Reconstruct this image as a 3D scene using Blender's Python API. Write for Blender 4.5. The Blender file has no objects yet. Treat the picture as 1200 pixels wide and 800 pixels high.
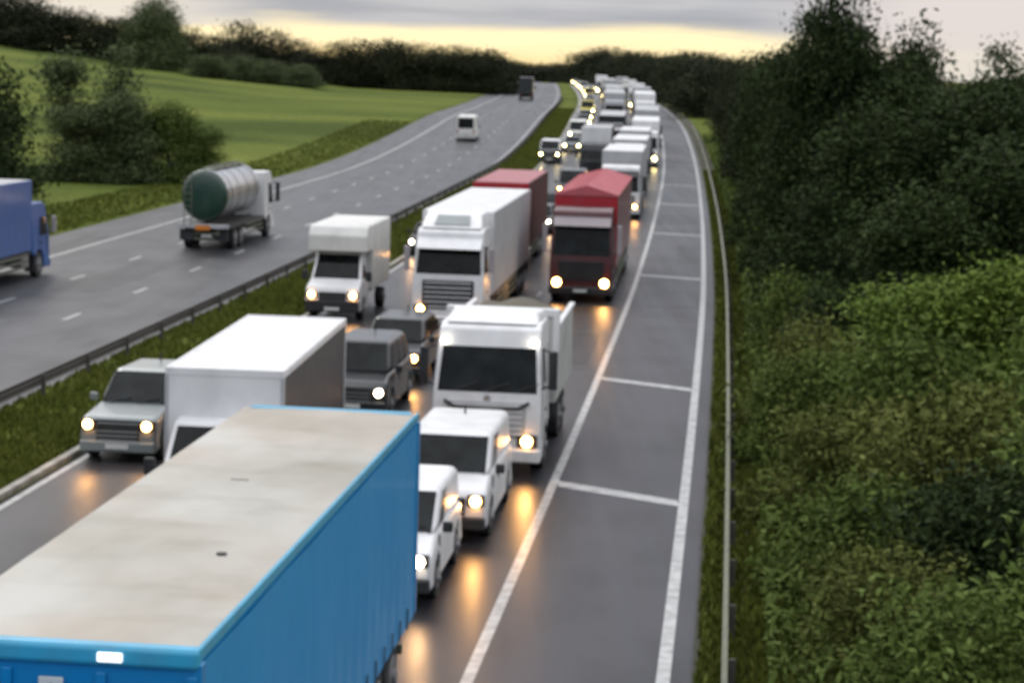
import bpy, bmesh, math, random
import numpy as np
from mathutils import Vector, Matrix

# ------------------------------------------------------------------ camera
scene = bpy.context.scene
COL = scene.collection
F_PX = 2540.0
PITCH = math.atan(325 / F_PX)
ROLL = 0.03
CAM_H = 9.1
cam_data = bpy.data.cameras.new('camera')
cam = bpy.data.objects.new('camera', cam_data)
COL.objects.link(cam)
cam_data.sensor_width = 36
cam_data.lens = 36 * F_PX / 1200
cam_data.clip_start = 0.3
cam_data.clip_end = 12000
cam.location = (0, 0, CAM_H)
_ax = Vector((0, math.cos(PITCH), -math.sin(PITCH)))
# the hand-held tilt turns about the point of the horizon above the picture centre
_rot = Matrix.Rotation(math.radians(90) - PITCH, 4, 'X')
_tilt = Matrix.Rotation(-ROLL, 4, Vector((0, 1, 0)))
cam.rotation_euler = ((Matrix.Rotation(ROLL, 4, Vector((0, 1, 0))).inverted()) @ _rot).to_euler()
scene.camera = cam
cam_data.dof.use_dof = True
cam_data.dof.focus_distance = 3.0
cam_data.dof.aperture_fstop = (cam_data.lens / 1000) / 0.0058

# ------------------------------------------------------------------ light and exposure
SUN_EL, SUN_AZ = math.radians(38), math.radians(-28)
world = bpy.data.worlds.new('World')
scene.world = world
world.use_nodes = True
wn, wl = world.node_tree.nodes, world.node_tree.links
wn.clear()
def N(t, **k):
    n = wn.new(t)
    for a, b in k.items():
        setattr(n, a, b)
    return n
def mathn(op, a, b=None, c=None):
    n = N('ShaderNodeMath', operation=op)
    for i, v in enumerate((a, b, c)):
        if v is None: continue
        if isinstance(v, (int, float)): n.inputs[i].default_value = v
        else: wl.new(v, n.inputs[i])
    return n.outputs[0]
def mixc(fac, a, b):
    n = N('ShaderNodeMix', data_type='RGBA')
    for s, v in ((n.inputs[0], fac), (n.inputs[6], a), (n.inputs[7], b)):
        if isinstance(v, (int, float)): s.default_value = v
        elif isinstance(v, tuple): s.default_value = v
        else: wl.new(v, s)
    return n.outputs[2]
def smooth(v, a, b):
    n = N('ShaderNodeMapRange', interpolation_type='SMOOTHSTEP')
    wl.new(v, n.inputs[0]); n.inputs[1].default_value = a; n.inputs[2].default_value = b
    return n.outputs[0]
sky = N('ShaderNodeTexSky', sky_type='NISHITA')
sky.sun_disc = False
sky.sun_elevation = SUN_EL
sky.sun_rotation = SUN_AZ
tc = N('ShaderNodeTexCoord')
sep = N('ShaderNodeSeparateXYZ'); wl.new(tc.outputs['Generated'], sep.inputs[0])
zz = sep.outputs[2]
mp = N('ShaderNodeMapping'); wl.new(tc.outputs['Generated'], mp.inputs[0]); mp.inputs[3].default_value = (5, 5, 60)
nz = N('ShaderNodeTexNoise'); wl.new(mp.outputs[0], nz.inputs[0]); nz.inputs['Scale'].default_value = 1.6; nz.inputs['Detail'].default_value = 5
mp2 = N('ShaderNodeMapping'); wl.new(tc.outputs['Generated'], mp2.inputs[0]); mp2.inputs[3].default_value = (2, 2, 5)
nz2 = N('ShaderNodeTexNoise'); wl.new(mp2.outputs[0], nz2.inputs[0]); nz2.inputs['Scale'].default_value = 1.5; nz2.inputs['Detail'].default_value = 4
# underside of the cloud deck: low gap of pale evening light, a grey bank above it, brighter overhead
zj = mathn('ADD', zz, mathn('MULTIPLY', mathn('SUBTRACT', nz.outputs[0], 0.5), 0.022))
base_band = smooth(zj, 0.012, 0.020)
glow = mixc(smooth(zj, -0.002, 0.010), (10.5, 7.8, 3.4, 1), (12.5, 10.6, 6.3, 1))
bank = mixc(smooth(nz.outputs[0], 0.35, 0.68), (3.5, 3.8, 4.6, 1), (5.6, 5.7, 6.2, 1))
side = mathn('ADD', sep.outputs[0], mathn('MULTIPLY', mathn('SUBTRACT', nz2.outputs[0], 0.5), 0.08))
pinkR = smooth(side, 0.10, 0.19)
bank = mixc(pinkR, bank, (7.9, 7.2, 7.1, 1))
bank = mixc(smooth(mathn('MULTIPLY', side, -1.0), 0.10, 0.18), bank, (8.2, 7.6, 6.9, 1))
low = mixc(base_band, mixc(pinkR, glow, (8.4, 7.8, 7.0, 1)), bank)
high = mixc(nz2.outputs[0], (12.5, 12.9, 14.0, 1), (19.0, 19.0, 19.6, 1))
cloud = mixc(smooth(zz, 0.08, 0.62), low, high)
# the evening side ahead is bright, the sky behind the bridge much duller
cloud = mixc(smooth(mathn('MULTIPLY', sep.outputs[1], -1.0), -0.25, 0.75), cloud, mixc(smooth(zz, 0.1, 0.8), (3.2, 3.5, 4.1, 1), high))
skycol = mixc(0.88, sky.outputs[0], cloud)
bg = N('ShaderNodeBackground'); wl.new(skycol, bg.inputs[0]); bg.inputs[1].default_value = 0.1
wo = N('ShaderNodeOutputWorld'); wl.new(bg.outputs[0], wo.inputs[0])

sd = bpy.data.lights.new('sun', 'SUN'); sun = bpy.data.objects.new('sun', sd); COL.objects.link(sun)
sd.energy = 0.9; sd.angle = math.radians(20); sd.color = (1.0, 0.95, 0.86)
sdir = Vector((math.sin(SUN_AZ) * math.cos(SUN_EL), math.cos(SUN_AZ) * math.cos(SUN_EL), math.sin(SUN_EL)))
sun.rotation_euler = sdir.to_track_quat('Z', 'Y').to_euler()
scene.view_settings.view_transform = 'Standard'
scene.view_settings.look = 'None'
scene.view_settings.exposure = 0.0
scene.view_settings.gamma = 1.0
scene.view_settings.use_curve_mapping = False
scene.cycles.use_denoising = True
scene.cycles.max_bounces = 6
scene.cycles.diffuse_bounces = 2
scene.cycles.glossy_bounces = 3
scene.cycles.transmission_bounces = 2
scene.cycles.sample_clamp_indirect = 6

# ------------------------------------------------------------------ the lie of the land
_SX = [0, 31.2, 63.8, 94.5, 146, 205, 265, 370, 500, 700, 1000, 1500, 2600]
_SV = [-3.7, -.42, 2.85, 5.75, 10.1, 14.6, 18.1, 22.5, 25.8, 28.5, 31, 33, 30]
_M = [(_SV[min(i + 1, 12)] - _SV[max(i - 1, 0)]) / (_SX[min(i + 1, 12)] - _SX[max(i - 1, 0)]) for i in range(13)]
def S(Y):
    """x of the solid line between lane one and the hard shoulder"""
    if Y <= 0: return _SV[0] + _M[0] * Y
    i = 0
    while i < 11 and Y > _SX[i + 1]: i += 1
    h = _SX[i + 1] - _SX[i]; u = (Y - _SX[i]) / h
    return ((2*u**3 - 3*u**2 + 1) * _SV[i] + (u**3 - 2*u**2 + u) * h * _M[i] + (-2*u**3 + 3*u**2) * _SV[i+1] + (u**3 - u**2) * h * _M[i+1])
def slope(Y): return (S(Y + 1) - S(Y - 1)) / 2
def sm(t):
    t = max(0.0, min(1.0, t)); return t * t * (3 - 2 * t)
def zr(Y):
    z = 2.4 * sm((Y - 170) / 130) + (0.004 * (min(Y, 640) - 300) if Y > 300 else 0)
    return z - (min(0.016 * (Y - 640) * sm((Y - 600) / 160), 4.8) if Y > 640 else 0)   # the road drops away behind a crest
def gz(t, Y):
    """ground height at lateral offset t"""
    z = zr(Y)
    if t > 3.35:
        z += 0.10 + (0.12 * max(0, min(t, 22) - 5.0) * sm((t - 5) / 4)) * (1 - sm((t - 24) / 50)) * (1 - .8 * sm((Y - 120) / 150))
        return z
    if t < -29.3:
        u = -29.3 - t
        z += 0.02 + 0.012 * u + 0.085 * max(0, u - 26) * sm((Y - 150) / 260) * (1 - .8 * sm((Y - 425) / 220))
        return z
    if -14.5 < t < -10.9: return z + 0.09
    return z - 0.04
rnd = random.Random(7)

# ------------------------------------------------------------------ materials
MATS = {}
def new_mat(name):
    m = bpy.data.materials.new(name); m.use_nodes = True
    return m, m.node_tree.nodes, m.node_tree.links, m.node_tree.nodes['Principled BSDF']
def ramp(n, l, src, stops):
    r = n.new('ShaderNodeValToRGB'); l.new(src, r.inputs[0])
    e = r.color_ramp.elements
    while len(e) < len(stops): e.new(0.5)
    for i, (p, c) in enumerate(stops):
        e[i].position = p; e[i].color = (*c, 1)
    return r.outputs[0]
def noise(n, l, scale, detail=4, vec=None, coord='Object', stretch=None):
    t = n.new('ShaderNodeTexCoord'); src = t.outputs[coord]
    if stretch:
        m = n.new('ShaderNodeMapping'); m.inputs[3].default_value = stretch; l.new(src, m.inputs[0]); src = m.outputs[0]
    k = n.new('ShaderNodeTexNoise'); l.new(src, k.inputs[0]); k.inputs['Scale'].default_value = scale; k.inputs['Detail'].default_value = detail
    return k.outputs[0]
def bump(n, l, b, src, strength, dist=0.02):
    bn = n.new('ShaderNodeBump'); bn.inputs['Strength'].default_value = strength; bn.inputs['Distance'].default_value = dist
    l.new(src, bn.inputs['Height']); l.new(bn.outputs[0], b.inputs['Normal'])
def paint(name, col, rough=0.35, metal=0.0, coat=0.4, dirt=0.25, scale=1.7):
    if name in MATS: return MATS[name]
    m, n, l, b = new_mat(name)
    nf = noise(n, l, scale, 6, stretch=(1, 1, .6))
    d = tuple(c * (1 - dirt) + 0.11 * dirt for c in col)
    l.new(ramp(n, l, nf, [(0.38, col), (0.78, d)]), b.inputs['Base Color'])
    r = n.new('ShaderNodeMapRange'); l.new(nf, r.inputs[0]); r.inputs[3].default_value = rough * .8; r.inputs[4].default_value = min(1, rough * 1.5)
    l.new(r.outputs[0], b.inputs['Roughness'])
    b.inputs['Metallic'].default_value = metal
    b.inputs['Coat Weight'].default_value = coat
    b.inputs['Coat Roughness'].default_value = 0.12
    MATS[name] = m
    return m
def emit(name, col, strength):
    if name in MATS: return MATS[name]
    m, n, l, b = new_mat(name)
    b.inputs['Base Color'].default_value = (*col, 1)
    b.inputs['Emission Color'].default_value = (*col, 1)
    b.inputs['Emission Strength'].default_value = strength
    MATS[name] = m
    return m
WHITE = paint('white_paint', (.80, .80, .80), .4, 0, .2)
CREAM = paint('offwhite_paint', (.70, .70, .66), .55, 0, .05)
SILVER = paint('silver_paint', (.25, .28, .28), .3, .2)
GREYP = paint('grey_paint', (.085, .09, .095), .3, .3)
DGREY = paint('charcoal_paint', (.026, .030, .032), .28, .2)
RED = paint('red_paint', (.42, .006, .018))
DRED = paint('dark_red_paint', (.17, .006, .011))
REDSHEET = paint('red_sheet', (.50, .10, .12), .5, 0, 0, .35, 2.5)
BLUE = paint('blue_paint', (.004, .22, .52), .32, dirt=.12)
BLUEC = paint('blue_curtain', (.002, .27, .60), .38, dirt=.12, coat=.15)
NAVY = paint('royal_blue_paint', (.025, .10, .34))
YELLOW = paint('yellow_glare_paint', (.75, .62, .08))  # headlight glare of the far queue, put into the colour of two vans
GREEN = paint('bottle_green_paint', (.008, .045, .024))
STEEL = paint('brushed_steel', (.58, .59, .60), .25, .85, 0, .15)
BLACK = paint('black_plastic', (.018, .018, .02), .5, 0, 0, .3)
CHAS = paint('chassis_black', (.022, .021, .02), .6, 0, 0, .5)
RUBBER = paint('tyre_rubber', (.016, .016, .016), .75, 0, 0, .6, 6)
RIM = paint('wheel_rim', (.32, .32, .33), .35, .7, 0, .4)
PALE = paint('pale_visor', (.40, .36, .37), .3)
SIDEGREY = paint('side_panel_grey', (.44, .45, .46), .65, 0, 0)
DARKSIDE = paint('dark_side_panel', (.04, .04, .045), .5, 0, 0, .3)  # near-black tone for the side walls of box bodies
LOAD = paint('rubble_load', (.10, .085, .05), .9, 0, 0, .7, 6)
PLATE = paint('plate_white', (.7, .7, .66), .4, dirt=.1)
GALV = paint('galvanised_steel', (.16, .17, .12), .6, .3, 0, .5, 3)
RUSTY = paint('weathered_steel', (.07, .065, .055), .7, .2, 0, .5, 3)
LAMP = emit('headlamp_glow', (1.0, .46, .13), 34)
LAMPW = emit('white_headlamp_glow', (1.0, .82, .62), 26)
LAMPF = emit('far_headlamp_glow', (1.0, .76, .28), 60)
MARK = emit('marker_lamp_glow', (1.0, .93, .78), 7)
AMBER = emit('amber_lamp_glow', (1.0, .32, .03), 9)
TAIL = paint('tail_lens', (.35, .01, .01), .3)
m, n, l, b = new_mat('vehicle_glass'); GLASS = m
b.inputs['Base Color'].default_value = (.010, .013, .014, 1); b.inputs['Roughness'].default_value = .07; b.inputs['Specular IOR Level'].default_value = .22
l.new(ramp(n, l, noise(n, l, 2.2, 3), [(.35, (.003, .005, .005)), (.75, (.016, .020, .020))]), b.inputs['Base Color'])

def road_mat(name, c0, c1, rough0, rough1):
    m, n, l, b = new_mat(name)
    big = noise(n, l, .09, 4, stretch=(1, .12, 1))
    tr = noise(n, l, 1.3, 3, stretch=(1, .03, 1))
    fine = noise(n, l, 28, 3)
    mx = n.new('ShaderNodeMix'); mx.data_type = 'FLOAT'; mx.inputs[0].default_value = .45
    l.new(big, mx.inputs[2]); l.new(tr, mx.inputs[3])
    col = ramp(n, l, mx.outputs[0], [(.36, c0), (.64, c1)])
    m2 = n.new('ShaderNodeMix'); m2.data_type = 'RGBA'; m2.blend_type = 'MULTIPLY'; m2.inputs[0].default_value = .6
    l.new(col, m2.inputs[6]); l.new(ramp(n, l, fine, [(.3, (.6, .6, .6)), (.7, (1.3, 1.3, 1.3))]), m2.inputs[7])
    m4 = n.new('ShaderNodeMix'); m4.data_type = 'RGBA'; m4.blend_type = 'MULTIPLY'; m4.inputs[0].default_value = 1
    l.new(m2.outputs[2], m4.inputs[6]); l.new(ramp(n, l, noise(n, l, .55, 7, stretch=(1, .45, 1)), [(.36, (.55, .54, .56)), (.5, (1, 1, 1)), (.66, (1.35, 1.30, 1.30))]), m4.inputs[7])
    l.new(m4.outputs[2], b.inputs['Base Color'])
    r = n.new('ShaderNodeMapRange'); l.new(mx.outputs[0], r.inputs[0]); r.inputs[1].default_value = .35; r.inputs[2].default_value = .65
    r.inputs[3].default_value = rough0; r.inputs[4].default_value = rough1
    l.new(r.outputs[0], b.inputs['Roughness'])
    b.inputs['Specular IOR Level'].default_value = .30
    bump(n, l, b, fine, .25, .006)
    return m
ASPH = road_mat('wet_asphalt', (.018, .019, .024), (.042, .042, .046), .30, .50)
ASPH2 = road_mat('damp_asphalt', (.030, .032, .036), (.052, .054, .060), .34, .54)
SHO = road_mat('shoulder_asphalt', (.016, .016, .021), (.042, .039, .045), .32, .52)
m, n, l, b = new_mat('road_paint'); PAINTM = m
l.new(ramp(n, l, noise(n, l, 3.5, 8), [(.30, (.26, .26, .25)), (.62, (.54, .54, .52))]), b.inputs['Base Color']); b.inputs['Roughness'].default_value = .30
m, n, l, b = new_mat('kerb_concrete'); KERB = m
l.new(ramp(n, l, noise(n, l, 2.5, 6), [(.35, (.22, .21, .18)), (.7, (.42, .40, .35))]), b.inputs['Base Color']); b.inputs['Roughness'].default_value = .8
m, n, l, b = new_mat('verge_grit'); GRIT = m
l.new(ramp(n, l, noise(n, l, 1.5, 8), [(.35, (.026, .028, .014)), (.7, (.060, .058, .034))]), b.inputs['Base Color']); b.inputs['Roughness'].default_value = .95
# fields and verges
m, n, l, b = new_mat('field_grass'); GROUND = m
f1 = noise(n, l, .045, 5, stretch=(.35, .8, 1)); f2 = noise(n, l, 2.2, 8)
g1 = ramp(n, l, f1, [(.36, (.062, .086, .020)), (.50, (.105, .135, .030)), (.66, (.150, .172, .040))])
mx = n.new('ShaderNodeMix'); mx.data_type = 'RGBA'; mx.blend_type = 'MULTIPLY'; mx.inputs[0].default_value = .8
l.new(g1, mx.inputs[6]); l.new(ramp(n, l, f2, [(.3, (.55, .55, .5)), (.7, (1.25, 1.25, 1.1))]), mx.inputs[7])
l.new(mx.outputs[2], b.inputs['Base Color']); b.inputs['Roughness'].default_value = 1; b.inputs['Specular IOR Level'].default_value = .04
bump(n, l, b, f2, .6, .08)

def leaf_mat(name, dark, mid, light):
    if name in MATS: return MATS[name]
    m, n, l, b = new_mat(name)
    a = n.new('ShaderNodeAttribute'); a.attribute_name = 'tone'
    oi = n.new('ShaderNodeObjectInfo')
    s = n.new('ShaderNodeMath'); s.operation = 'MULTIPLY_ADD'; l.new(oi.outputs['Random'], s.inputs[0]); s.inputs[1].default_value = .3
    l.new(a.outputs['Fac'], s.inputs[2])
    t = n.new('ShaderNodeMath'); t.operation = 'SUBTRACT'; l.new(s.outputs[0], t.inputs[0]); t.inputs[1].default_value = .15
    l.new(ramp(n, l, t.outputs[0], [(.12, dark), (.5, mid), (.9, light)]), b.inputs['Base Color'])
    b.inputs['Roughness'].default_value = .85
    b.inputs['Specular IOR Level'].default_value = .12
    try: b.inputs['Subsurface Weight'].default_value = 0
    except Exception: pass
    MATS[name] = m
    return m
LF_DARK = leaf_mat('leaves_dark_green', (.017, .028, .010), (.030, .048, .015), (.048, .070, .020))
LF_MID = leaf_mat('leaves_mid_green', (.056, .082, .017), (.092, .130, .028), (.122, .165, .040))
LF_LIGHT = leaf_mat('leaves_light_green', (.070, .110, .018), (.115, .170, .028), (.165, .225, .045))
LF_OLIVE = leaf_mat('leaves_olive', (.066, .078, .018), (.100, .116, .028), (.138, .150, .040))
LF_FAR = leaf_mat('leaves_blackish_green', (.014, .018, .010), (.026, .034, .016), (.045, .05, .022))
LF_GREY = leaf_mat('leaves_greyed_green', (.060, .085, .034), (.085, .112, .046), (.115, .14, .06))
GRASSB = leaf_mat('grass_blades', (.045, .060, .010), (.095, .12, .018), (.16, .17, .035))
BARK = paint('tree_bark', (.06, .05, .04), .9, 0, 0, .5, 5)

# ------------------------------------------------------------------ mesh helpers
class MB:
    def __init__(s): s.v = []; s.f = []; s.mi = []; s.st = []
    def add(s, vs, fs, mi=0):
        o = len(s.v); s.st.append((o, len(s.f))); s.v += [tuple(v) for v in vs]; s.f += [tuple(i + o for i in f) for f in fs]; s.mi += [mi] * len(fs)
        return s
    def box(s, x0, x1, y0, y1, z0, z1, mi=0):
        return s.hexa([(x0,y0,z0),(x1,y0,z0),(x1,y1,z0),(x0,y1,z0),(x0,y0,z1),(x1,y0,z1),(x1,y1,z1),(x0,y1,z1)], mi)
    def hexa(s, p, mi=0):
        return s.add(p, [(0,3,2,1),(4,5,6,7),(0,1,5,4),(1,2,6,5),(2,3,7,6),(3,0,4,7)], mi)
    def prism(s, prof, x0, x1, mi=0, x0t=None, x1t=None, zt=None):
        """profile of (y, z) points extruded along x; above zt the sides lean in to x0t/x1t at the top"""
        k = len(prof); zmax = max(p[1] for p in prof)
        def X(x, xt, z):
            if xt is None or z <= zt: return x
            return x + (xt - x) * (z - zt) / (zmax - zt)
        vs = [(X(x0, x0t, z), y, z) for y, z in prof] + [(X(x1, x1t, z), y, z) for y, z in prof]
        area = sum(prof[i][0] * prof[(i+1) % k][1] - prof[(i+1) % k][0] * prof[i][1] for i in range(k))
        fs = [(i, (i+1) % k, k + (i+1) % k, k + i) for i in range(k)]
        fs = [tuple(reversed(f)) for f in fs]
        fs += [tuple(range(k)), tuple(reversed(range(k, 2*k)))]
        if area > 0: fs = [tuple(reversed(f)) for f in fs]
        return s.add(vs, fs, mi)
    def cyl(s, c, r, w, axis='x', seg=20, r2=None, mi=0):
        r2 = r if r2 is None else r2
        vs = []
        for k, (o, rr) in enumerate(((-w/2, r), (w/2, r2))):
            for i in range(seg):
                a = 2*math.pi*i/seg; u, v = math.cos(a)*rr, math.sin(a)*rr
                vs.append({'x': (c[0]+o, c[1]+u, c[2]+v), 'y': (c[0]+u, c[1]+o, c[2]+v), 'z': (c[0]+u, c[1]+v, c[2]+o)}[axis])
        fs = [(i, (i+1) % seg, seg+(i+1) % seg, seg+i) for i in range(seg)] + [tuple(reversed(range(seg))), tuple(range(seg, 2*seg))]
        return s.add(vs, fs, mi)
    def panel(s, a, b, c, d, th=.012, mg=(0,0,0,0), mi=0):
        """a slab on the quad a(bottom left) b(bottom right) c(top right) d(top left), seen from outside; margins l,r,b,t as fractions"""
        a, b, c, d = map(Vector, (a, b, c, d))
        def P(u, v): return (a*(1-u)+b*u)*(1-v) + (d*(1-u)+c*u)*v
        l, r, bo, t = mg
        q = [P(l,bo), P(1-r,bo), P(1-r,1-t), P(l,1-t)]
        nrm = (q[1]-q[0]).cross(q[3]-q[0]).normalized()
        vs = [p - nrm*.02 for p in q] + [p + nrm*th for p in q]
        return s.hexa(vs, mi)
    def tube(s, a, b, r, seg=6, mi=0, r2=None):
        a, b = Vector(a), Vector(b); d = (b-a).normalized()
        u = d.orthogonal().normalized(); w = d.cross(u); r2 = r if r2 is None else r2
        vs = [p + (u*math.cos(2*math.pi*i/seg) + w*math.sin(2*math.pi*i/seg))*rr for p, rr in ((a,r),(b,r2)) for i in range(seg)]
        fs = [(i, (i+1)%seg, seg+(i+1)%seg, seg+i) for i in range(seg)] + [tuple(reversed(range(seg))), tuple(range(seg,2*seg))]
        return s.add(vs, fs, mi)
    def each(s, name, mat, parent=None, every=1, bev=0):
        """one object per primitive (or per run of primitives)"""
        ends = s.st + [(len(s.v), len(s.f))]; out = []
        for i in range(0, len(s.st), every):
            (v0, f0), (v1, f1) = ends[i], ends[min(i+every, len(ends)-1)]
            q = MB(); q.add(s.v[v0:v1], [tuple(k-v0 for k in f) for f in s.f[f0:f1]]); out.append(q.build(name, mat, parent, bev))
        return out
    def build(s, name, mat, parent=None, bev=0, smooth=False, seg=2, fix=True):
        me = bpy.data.meshes.new(name); me.from_pydata(s.v, [], s.f)
        for m_ in (mat if isinstance(mat, (list, tuple)) else [mat]): me.materials.append(m_)
        if any(s.mi): me.polygons.foreach_set('material_index', s.mi)
        if fix:
            bm = bmesh.new(); bm.from_mesh(me); bmesh.ops.recalc_face_normals(bm, faces=bm.faces); bm.to_mesh(me); bm.free()
        o = bpy.data.objects.new(name, me); COL.objects.link(o)
        if parent: o.parent = parent
        if bev:
            b = o.modifiers.new('bevel', 'BEVEL'); b.width = bev; b.segments = seg; b.limit_method = 'ANGLE'; b.angle_limit = math.radians(32); b.harden_normals = True
            me.polygons.foreach_set('use_smooth', [True]*len(me.polygons))
        elif smooth:
            me.polygons.foreach_set('use_smooth', [True]*len(me.polygons))
        return o
def tag(o, label=None, cat=None, group=None, kind=None):
    for k, v in (('label', label), ('category', cat), ('group', group), ('kind', kind)):
        if v: o[k] = v
    return o
def empty(name, loc=(0,0,0)):
    o = bpy.data.objects.new(name, None); COL.objects.link(o); o.location = loc; o.empty_display_size = .3
    return o
def copy_tree(o, parent=None):
    c = o.copy(); COL.objects.link(c)
    if parent is not None: c.parent = parent
    for ch in list(o.children): copy_tree(ch, c)
    return c

# ------------------------------------------------------------------ ground, roads, markings
YS = [-6 + 3*i for i in range(104)] + [306 + 8*i for i in range(25)] + [510 + 25*i for i in range(60)] + [2010 + 200*i for i in range(12)]
def strip(name, mat, t0, t1, y0, y1, dz, kind='structure', thick=0, wob=0):
    mb = MB(); ys = [y0] + [y for y in YS if y0 < y < y1] + [y1]
    vs = []
    for y in ys:
        w = 0.0
        vs += [(S(y)+t0+w, y, zr(y)+dz), (S(y)+t1+w, y, zr(y)+dz)]
    fs = [(2*i, 2*i+1, 2*i+3, 2*i+2) for i in range(len(ys)-1)]
    if thick:
        k = len(vs); vs += [(x, y, z-thick) for x, y, z in vs]
        fs += [(2*i+1, 2*i+1+k, 2*i+3+k, 2*i+3) for i in range(len(ys)-1)] + [(2*i+k, 2*i, 2*i+2, 2*i+2+k) for i in range(len(ys)-1)]
        fs += [(0, k, k+1, 1)]
    mb.add(vs, fs)
    o = mb.build(name, mat, fix=False)
    if kind: o['kind'] = kind
    return o
ts = [-900, -600, -420, -300, -230, -180, -150, -130, -115, -100, -90, -80, -72, -64, -56, -50, -44, -38, -34, -31, -29.31, -29.29, -26, -20, -14.51, -14.49, -12.7, -10.91, -10.89, -7, -3, 0, 3.34, 3.36, 4.2, 5, 6, 7, 8.5, 10, 12, 15, 19, 26, 40, 70, 120, 220, 400, 900]
mb = MB(); k = len(ts)
for y in YS:
    for t in ts:
        j = 0 if -60 < t < 4.3 else (rnd.random()-.5) * min(.5, .02*abs(t))
        mb.v.append((S(y)+t, y, gz(t, y)+j))
for i in range(len(YS)-1):
    for j in range(k-1):
        mb.f.append((i*k+j, i*k+j+1, (i+1)*k+j+1, (i+1)*k+j)); mb.mi.append(0)
g = mb.build('ground', GROUND, smooth=True, fix=False); g['kind'] = 'structure'
strip('main_carriageway', ASPH, -10.9, 0.06, -6, 1800, 0)
strip('hard_shoulder', SHO, 0.06, 3.35, -6, 1800, 0)
strip('opposite_carriageway', ASPH2, -29.3, -14.5, -6, 1800, 0)
strip('gravel_edge', GRIT, 3.35, 4.45, -6, 700, .13)
strip('kerb', KERB, -11.08, -10.90, 20, 600, .14, thick=.15)
strip('road_marking', PAINTM, -0.08, 0.11, -6, 1000, .006)
strip('road_marking', PAINTM, 2.81, 3.02, -6, 1000, .006)
strip('road_marking', PAINTM, -10.78, -10.62, -6, 1000, .006)
strip('road_marking', PAINTM, -26.2, -26.0, -6, 1000, .006)
strip('road_marking', PAINTM, -15.2, -15.05, -6, 1000, .006)
mb = MB()
for t in (-3.65, -7.3, -18.8, -22.45):
    y0 = 73.3 % 8.95 if t in (-18.8,) else 73.3 % 8.95 + (3 if t > -10 else 4.2)
    y = y0
    while y < 700:
        mb.add([(S(y)+t-.08, y, zr(y)+.007), (S(y)+t+.08, y, zr(y)+.007), (S(y+2)+t+.08, y+2, zr(y+2)+.007), (S(y+2)+t-.08, y+2, zr(y+2)+.007)], [(0,1,2,3)])
        y += 8.95
mb.build('lane_marking', PAINTM, fix=False)['kind'] = 'structure'
mb = MB()
for yc, w in ((45.9, .42), (62.3, .38), (95, .42), (120, .4), (146.4, .42), (171, .4), (200, .4)):
    y0, y1 = yc + .9, yc - .9
    if yc > 90: y0, y1 = yc + .6, yc - .6
    mb.add([(S(y0)+.12, y0-w/2*1.6, zr(y0)+.007), (S(y1)+2.8, y1-w/2*1.6, zr(y1)+.007), (S(y1)+2.8, y1+w/2*1.6, zr(y1)+.007), (S(y0)+.12, y0+w/2*1.6, zr(y0)+.007)], [(0,1,2,3)])
mb.build('cross_marking', PAINTM, fix=False)['kind'] = 'structure'

def patch(name, t0, t1, y0, y1, mat, dz=.004):
    o = strip(name, mat, t0, t1, y0, y1, dz); return o
PATCH = road_mat('patched_asphalt', (.012, .012, .015), (.026, .025, .029), .34, .56)
for t0, t1, y0, y1 in ((1.6, 2.7, 102, 112), (-2.6, -.5, 66, 74), (.3, 2.7, 128, 136), (-22.0, -20.0, 82, 96), (-27.9, -26.6, 96, 108)): patch('tarmac_patch', t0, t1, y0, y1, PATCH)
for yj in (83.0, 105, 122): patch('tarmac_joint', .14, 2.78, yj, yj+.10, PATCH, .005)
# crash barriers
def barrier(name, t, y0, y1, step, matr, label, h=.62, face=-1, maxp=90):
    root = empty(name, (S(y0)+t, y0, zr(y0))); tag(root, label, 'crash barrier')
    ox, oy, oz = root.location
    base = .10
    prof = [(0, h-.31), (.07, h-.25), (.07, h-.2), (.01, h-.155), (.07, h-.11), (.07, h-.06), (0, h)]
    ys = [y0]
    while ys[-1] < y1: ys.append(ys[-1] + step)
    vs = []
    for y in ys:
        for (dx, z) in prof: vs.append((S(y)+t+face*dx-ox, y-oy, zr(y)+base+z-oz))
        for (dx, z) in reversed(prof): vs.append((S(y)+t+face*dx-face*.012-ox, y-oy, zr(y)+base+z-oz))
    k = 2*len(prof); fs = []
    for i in range(len(ys)-1):
        for j in range(k): fs.append((i*k+j, i*k+(j+1)%k, (i+1)*k+(j+1)%k, (i+1)*k+j))
    fs += [tuple(range(k)), tuple(reversed(range((len(ys)-1)*k, len(ys)*k)))]
    MB().add(vs, fs).build('rail', matr, root)
    pm = MB().box(-.05, .05, -.03, .03, -.1, h-.02+base).build('post', RUSTY, root)
    for i, y in enumerate(ys[:maxp]):
        p = pm if i == 0 else pm.copy()
        if i: COL.objects.link(p); p.parent = root
        p.location = (S(y)+t-face*.08-ox, y-oy, zr(y)-oz)
    return root
barrier('crash_barrier', 3.85, 24, 260, 3.2, GALV, 'pale steel crash barrier on posts along the bushes beyond the hard shoulder', face=-1)
barrier('crash_barrier', -14.15, 40, 420, 4.0, RUSTY, 'dark steel crash barrier on posts along the grassy central reservation', face=-1)

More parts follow.
